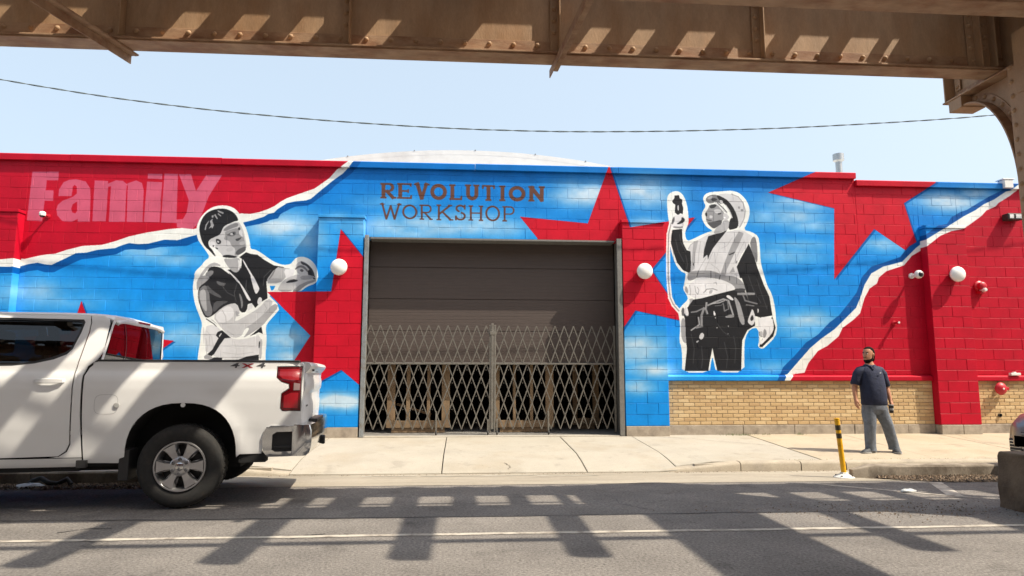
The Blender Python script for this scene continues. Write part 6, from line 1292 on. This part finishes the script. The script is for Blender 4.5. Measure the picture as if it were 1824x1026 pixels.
# local frame: x to the picture's right, y away from the street's near side, z up; feet at 0
# skin body: neck, forearms with hands and fingers (arms run on inside the sleeves as one surface)
V = []; E_ = []; RD = []
def vtx(p, r, prev=None):
    V.append(p); RD.append(r); i = len(V) - 1
    if prev is not None: E_.append((prev, i))
    return i
pel = vtx((-.01, .0, .80), (.11, .08)); ch = vtx((-.03, .0, 1.12), (.12, .08), pel); nb_ = vtx((-.05, .0, 1.33), (.06, .055), ch); nk = vtx((-.055, -.005, 1.40), .057, nb_); hd0 = vtx((-.058, -.012, 1.47), .062, nk); hd1 = vtx((-.057, -.012, 1.545), (.066, .078), hd0); hd2 = vtx((-.055, -.008, 1.60), (.055, .065), hd1)
for s, sh, el, wr in ((-1, (-.235, .0, 1.235), (-.30, .02, 1.02), (-.325, -.03, .83)), (1, (.15, .0, 1.235), (.225, .03, 1.02), (.245, -.03, .80))):
    cl_ = vtx((sh[0] * .62 - .02, 0, 1.275), .05, nb_); a = vtx(sh, .052, cl_); b = vtx(tuple((Vector(sh) + Vector(el)) / 2), .052, a); c = vtx(el, .043, b); d = vtx(tuple((Vector(el) * .6 + Vector(wr) * .4)), .043, c); w = vtx(wr, .028, d)
    pm = vtx((wr[0] + .004 * s, wr[1] - .012, wr[2] - .055), (.024, .036), w); pm2 = vtx((wr[0] + .004 * s, wr[1] - .018, wr[2] - .085), (.02, .036), pm)
    for k, (oy, ln) in enumerate(((-.028, .055), (-.010, .066), (.008, .06), (.025, .046))):
        q = (wr[0] + .002 * s, wr[1] - .018 + oy, wr[2] - .095); f1 = vtx(q, .0095, pm2); f2 = vtx((q[0] - .010 * s, q[1] - .006, q[2] - ln * .55), .0088, f1); vtx((q[0] - .030 * s, q[1] - .008, q[2] - ln * .9), .008, f2)
    t1 = vtx((wr[0] - .014 * s, wr[1] - .042, wr[2] - .05), .012, pm); t2 = vtx((wr[0] - .024 * s, wr[1] - .058, wr[2] - .085), .0105, t1); vtx((wr[0] - .028 * s, wr[1] - .055, wr[2] - .112), .009, t2)
for s, hp, kn, an in ((-1, (-.10, 0, .74), (-.105, -.02, .42), (-.095, .03, .075)), (1, (.085, 0, .74), (.175, -.015, .42), (.285, .035, .085))):
    a = vtx(hp, .06, pel); b = vtx(kn, .05, a); c = vtx(an, .036, b)
body = skin('body', V, E_, RD, M_SKIN, man)
# face: turned to the picture's left, three-quarter to profile
hc = Vector((-.057, -.012, 1.525)); yaw = R(-62)      # facing direction measured from -y towards -x
def hp_(f, u, r):   # forward, up, to the head's own left (metres) -> local point
    fd_ = Vector((math.sin(yaw), -math.cos(yaw), 0)); sd_ = Vector((math.cos(yaw), math.sin(yaw), 0)); return hc + fd_ * f + sd_ * r + Vector((0, 0, u))
hm = MB(); rings = []
prof_h = [(-.135, .035, .030, -.005), (-.12, .062, .045, .012), (-.10, .078, .056, .012), (-.07, .088, .066, .006), (-.035, .092, .072, .0), (.0, .094, .075, -.004), (.035, .096, .077, -.008), (.07, .09, .072, -.012), (.095, .072, .058, -.014), (.112, .042, .034, -.014), (.118, .008, .008, -.014)]
for u, rf_, rs, of in prof_h:
    ring = []
    for k in range(20):
        a = 2 * math.pi * k / 20; f, r = rf_ * math.cos(a), rs * math.sin(a)
        if math.cos(a) > .94:
            f += {0: 0}.get(0, 0) + (.024 if -.045 < u < -.02 else (.012 if -.02 <= u < .02 else (.008 if -.09 < u < -.06 else 0)))
        ring.append(tuple(hp_(f + of, u, r)))
    rings.append(ring)
hm.loft(rings); head = hm.build('head', M_SKIN, man, smooth=80); sb = head.modifiers.new('sub', 'SUBSURF'); sb.levels = 1; sb.render_levels = 1
for s in (-1, 1):
    e = MB().blob(tuple(hp_(-.005, -.005, s * .078)), .024, 8, 6, squash=(.6, .6, 1.1)); e.build('ear', M_SKIN, man, smooth=80)
    e = MB().blob(tuple(hp_(.082, .008, s * .031)), .0095, 8, 6); e.build('eye', M_EYE, man, smooth=80)
    e = MB().blob(tuple(hp_(.091, .008, s * .031)), .005, 6, 4); e.build('iris', M_HAIR, man); e = MB().bar(hp_(.089, .027, s * .014), hp_(.08, .03, s * .047), .009, .010, (0, 0, 1)); e.build('eyebrow', M_HAIR, man)
MB().bar(hp_(.093, -.066, -.022), hp_(.093, -.066, .022), .012, .009, (0, 0, 1)).build('mouth', mat('lips', srgb(140, 80, 70), .5), man)
# hair cap and beard, shells just outside the head
hr = MB(); rings = []
for u, rf_, rs, of in [(-.07, .05, .060, -.050), (-.04, .062, .071, -.040), (.0, .066, .078, -.036), (.035, .078, .081, -.030), (.065, .084, .0765, -.020), (.092, .076, .063, -.014), (.114, .05, .042, -.014), (.124, .018, .016, -.014)]:
    rings.append([tuple(hp_(rf_ * math.cos(2 * math.pi * k / 20) + of, u, rs * math.sin(2 * math.pi * k / 20))) for k in range(20)])
rings = [[(p[0], p[1], p[2] + .042 * math.cos(2 * math.pi * k / 20) * max(0, 1 - q / 4)) for k, p in enumerate(r_)] for q, r_ in enumerate(rings)]
hair = hr.loft(rings).build('hair', M_HAIR, man, smooth=80)
bd_ = MB(); rings = []
for u, rf_, rs, of in [(-.146, .02, .02, .02), (-.132, .054, .041, .016), (-.108, .079, .056, .013), (-.086, .086, .063, .008), (-.062, .06, .070, .002), (-.03, .03, .0745, -.004)]:
    rings.append([tuple(hp_(rf_ * math.cos(2 * math.pi * k / 20) + of, u, rs * math.sin(2 * math.pi * k / 20))) for k in range(20)])
bd_.loft(rings).build('beard', M_HAIR, man, smooth=80); MB().bar(hp_(.102, -.047, -.022), hp_(.102, -.047, .022), .012, .010, (0, 0, 1)).build('moustache', M_HAIR, man)
# shirt: torso with short sleeves
def ell(cx, cy, z, rx, ry, n=22, e=.85, wob=0): return [(cx + rx * math.copysign(abs(math.cos(2 * math.pi * k / n)) ** e, math.cos(2 * math.pi * k / n)) * (1 + wob * math.sin(5 * k + z * 40)), cy + ry * math.copysign(abs(math.sin(2 * math.pi * k / n)) ** e, math.sin(2 * math.pi * k / n)), z) for k in range(n)]
sm = MB(); sm.loft([ell(*q, wob=.012) for q in ((-.006, 0, .735, .188, .136), (-.006, 0, .75, .196, .142), (-.012, -.008, .86, .192, .15), (-.02, -.01, 1.0, .188, .15), (-.028, -.003, 1.12, .19, .14), (-.036, 0, 1.22, .19, .128), (-.042, 0, 1.285, .182, .112), (-.046, 0, 1.325, .138, .094), (-.05, 0, 1.355, .085, .075), (-.052, 0, 1.368, .072, .066))])
for s_, pth in ((-1, [(-.14, 0, 1.275), (-.205, 0, 1.258), (-.245, .004, 1.21), (-.27, .012, 1.13), (-.288, .018, 1.06), (-.290, .018, 1.05)]), (1, [(.05, 0, 1.275), (.115, 0, 1.258), (.158, .004, 1.21), (.19, .016, 1.12), (.212, .026, 1.03), (.214, .026, 1.02)])): sm.tube(pth, [.078, .08, .076, .07, .073, .066], 16)
shirt = sm.build('shirt', M_SHIRT, man, smooth=70)
MB().tube([(-.115, -.055, 1.355), (-.08, -.092, 1.335), (-.06, -.115, 1.285)], [.014, .018, .010], 8).tube([(.005, -.06, 1.355), (-.03, -.098, 1.335), (-.06, -.115, 1.285)], [.014, .018, .010], 8).build('collar', M_SHIRT, shirt, smooth=60)
MB().obox((.035, -.147, 1.235), (.012, .003, 0), (0, .003, 0), (0, 0, .010)).build('chest_badge', mat('pale badge', (.4, .42, .45), .6), shirt)
# trousers
tm = MB(); tm.loft([ell(*q) for q in ((-.008, 0, .83, .172, .122), (-.008, 0, .76, .184, .134), (-.008, 0, .68, .186, .134), (-.006, 0, .62, .165, .118), (-.004, 0, .585, .06, .06))])
for lp in (((-.094, 0, .70, .098, .118), (-.098, 0, .62, .102, .112), (-.108, -.01, .52, .093, .098), (-.108, -.018, .42, .083, .088), (-.104, .005, .30, .077, .082), (-.098, .02, .18, .074, .08), (-.094, .03, .09, .073, .08), (-.093, .03, .03, .077, .086)), ((.082, 0, .70, .1, .118), (.096, 0, .62, .102, .112), (.137, -.008, .52, .093, .098), (.178, -.012, .42, .083, .088), (.222, .008, .30, .077, .082), (.262, .025, .18, .074, .08), (.288, .035, .09, .073, .08), (.296, .035, .04, .077, .086))): tm.loft([ell(*q, wob=.035) for q in lp])
tm.build('trousers', M_PANT, man, smooth=70)
def shoe(x, y, rz, z=0.0):
    c, s = math.cos(rz), math.sin(rz); sh = MB(); rings = []
    def T(f, r, u): return (x + f * c - r * s, y + f * s + r * c, z + u)
    for f, w, h in ((-.085, .030, .075), (-.07, .040, .095), (-.03, .044, .105), (.03, .046, .085), (.09, .050, .06), (.14, .048, .05), (.175, .036, .04), (.19, .018, .028)):
        rings.append([T(f, -w, .018), T(f, -w * .95, h * .55), T(f, -w * .5, h), T(f, w * .5, h), T(f, w * .95, h * .55), T(f, w, .018)])
    o = sh.loft(rings).build('shoe', M_SHOE, man, smooth=60); so = MB(); rr = []
    for f, w in ((-.09, .030), (-.075, .043), (-.03, .048), (.09, .053), (.14, .051), (.18, .038), (.198, .018)): rr.append([T(f, -w, .0), T(f, w, .0), T(f, w, .02), T(f, -w, .02)])
    so.loft(rr).build('sole', M_SOLE, o, smooth=40)
shoe(-.11, .015, R(202)); shoe(.31, .015, R(-112))
# what he carries
cup = empty('travel_cup', 'black travel cup in the hand of the man on the sidewalk', 'cup', (MX + .222, MY - .07, MZ + .615))
MB().lathe([(.027, 0), (.031, .01), (.036, .10), (.038, .11), (.004, .11)], (0, 0, -.0), 'z', 20).build('cup_body', mat('black cup', (.015, .015, .016), .35), cup, smooth=40); MB().lathe([(.039, .110), (.039, .122), (.03, .128), (.004, .128)], (0, 0, 0), 'z', 20).build('cup_lid', mat('grey lid', (.2, .2, .2), .4), cup, smooth=40); MB().lathe([(.0335, .04), (.0355, .075)], (0, 0, 0), 'z', 20).build('cup_band', mat('pale band', (.3, .3, .3), .5), cup)

# ------------------------------------------------------------------ yellow delineator post
px_, py_ = 5.02, 8.72; pz_ = road_z(py_)
post = empty('delineator_post', 'leaning yellow flexible post with black bands on a white base', 'post', (px_, py_, pz_))
M_YEL = mat('yellow plastic', srgb(224, 168, 16), .45, var=.1, scale=10, col2=srgb(180, 130, 20), thresh=(.55, .75)); M_WB = mat('worn white plastic', (.62, .60, .56), .6, var=.15, scale=12)
lean = (-.055, 0, .735)
def along(t, dx=0): return (lean[0] * t, 0, .03 + lean[2] * t)
MB().tube([along(0), along(.3), along(.7), along(1)], [.033, .033, .033, .033], 20).build('tube', M_YEL, post, smooth=40)
for a, b in ((.655, .745), (.80, .89)): MB().tube([along(a), along(b)], .0342, 20).build('band', mat('dark reflective band', (.05, .04, .02), .4), post, smooth=40)
MB().tube([along(1.0), along(1.012)], [.036, .034], 20).build('cap', M_YEL, post, smooth=40)
MB().lathe([(.135, 0), (.135, .012), (.10, .03), (.055, .05), (.045, .07), (.037, .072)], (0, 0, 0), 'z', 8).build('base', M_WB, post, smooth=25)
for k in range(4): a = R(45 + 90 * k); MB().lathe([(.012, 0), (.012, .01), (.002, .012)], (.1 * math.cos(a), .1 * math.sin(a), .027), 'z', 8).build('bolt', M_BLK, post)

# ------------------------------------------------------------------ parked car nose beyond the column
M_CARP = mat('grey car paint', (.28, .27, .265), .3, .5, coat=.8)
car = empty('parked_car', 'grey car with chrome-edged grille parked behind the column footing', 'car', (9.78, 8.02, road_z(8))); cz = 0.0
CX0 = -2.35
SEC = [(CX0 - .02, .66, .40, .60, .30), (CX0 + .04, .80, .28, .72, .22), (CX0 + .16, .86, .22, .79, .2), (CX0 + .4, .88, .2, .86, .2), (CX0 + 1.1, .90, .2, .95, .2), (CX0 + 1.4, .90, .2, .97, .2), (1.3, .90, .2, .98, .2), (1.9, .88, .24, .98, .22), (2.2, .80, .35, .95, .3)]
rings = []
for x, w, zb_, zt, zc in SEC:
    rings.append([(x, -w * .86, zb_), (x, -w, zb_ + .12), (x, -w * 1.01, zt - .22), (x, -w * .97, zt - .08), (x, -w * .86, zt), (x, -w * .4, zt + .03), (x, w * .4, zt + .03), (x, w * .86, zt), (x, w * .97, zt - .08), (x, w * 1.01, zt - .22), (x, w, zb_ + .12), (x, w * .86, zb_)])
MB().loft(rings).build('car_body', M_CARP, car, smooth=45)
MB().loft([[(x, -w0, .95), (x, w0, .95), (x + dx, w1, zt), (x + dx, -w1, zt)] for x, w0, w1, zt, dx in ((CX0 + 1.25, .8, .66, .99, .05), (CX0 + 2.0, .82, .62, 1.43, .0), (.6, .82, .62, 1.46, 0), (1.7, .8, .6, 1.05, 0))]).build('cabin', glass_mat('dark car glass', (.03, .03, .03)), car, smooth=30)
MB().box(CX0 + 1.9, .9, -.62, .62, 1.43, 1.475).build('car_roof', M_CARP, car, bevel=.03)
gr = MB().box(CX0 - .012, CX0 + .06, -.55, .55, .40, .60).build('car_grille', M_BLK, car, bevel=.01)
for k in range(5): MB().box(CX0 - .02, CX0 - .01, -.54, .54, .415 + k * .038, .425 + k * .038).build('grille_bar', M_CHROME, gr)
for s in (-1, 1):
    MB().box(CX0 + .035, CX0 + .30, *sorted((s * .58, s * .76)), .56, .67).build('car_headlamp', M_LENS2, car, bevel=.02)
    vent_ = MB().box(CX0 + .0, CX0 + .16, *sorted((s * .57, s * .78)), .30, .48).build('lower_vent', M_BLK, car, bevel=.012)
    for k in range(4): MB().box(CX0 - .008, CX0 + .10, *sorted((s * .58, s * .77)), .32 + k * .04, .328 + k * .04).build('vent_slat', M_CHROME, vent_)
    for x in (CX0 + .85, 1.45):
        MB().lathe([(.2, s * .0), (.3, s * .012), (.325, -s * .02), (.325, -s * .18), (.3, -s * .2), (.05, -s * .2)], (x, s * .90, .325), 'y', 28).build('car_wheel', M_TYRE, car, smooth=40); MB().lathe([(.205, s * .013), (.18, s * .004), (.06, s * .012), (.003, s * .014)], (x, s * .90, .325), 'y', 24).build('wheel_cover', M_ALU, car, smooth=40)
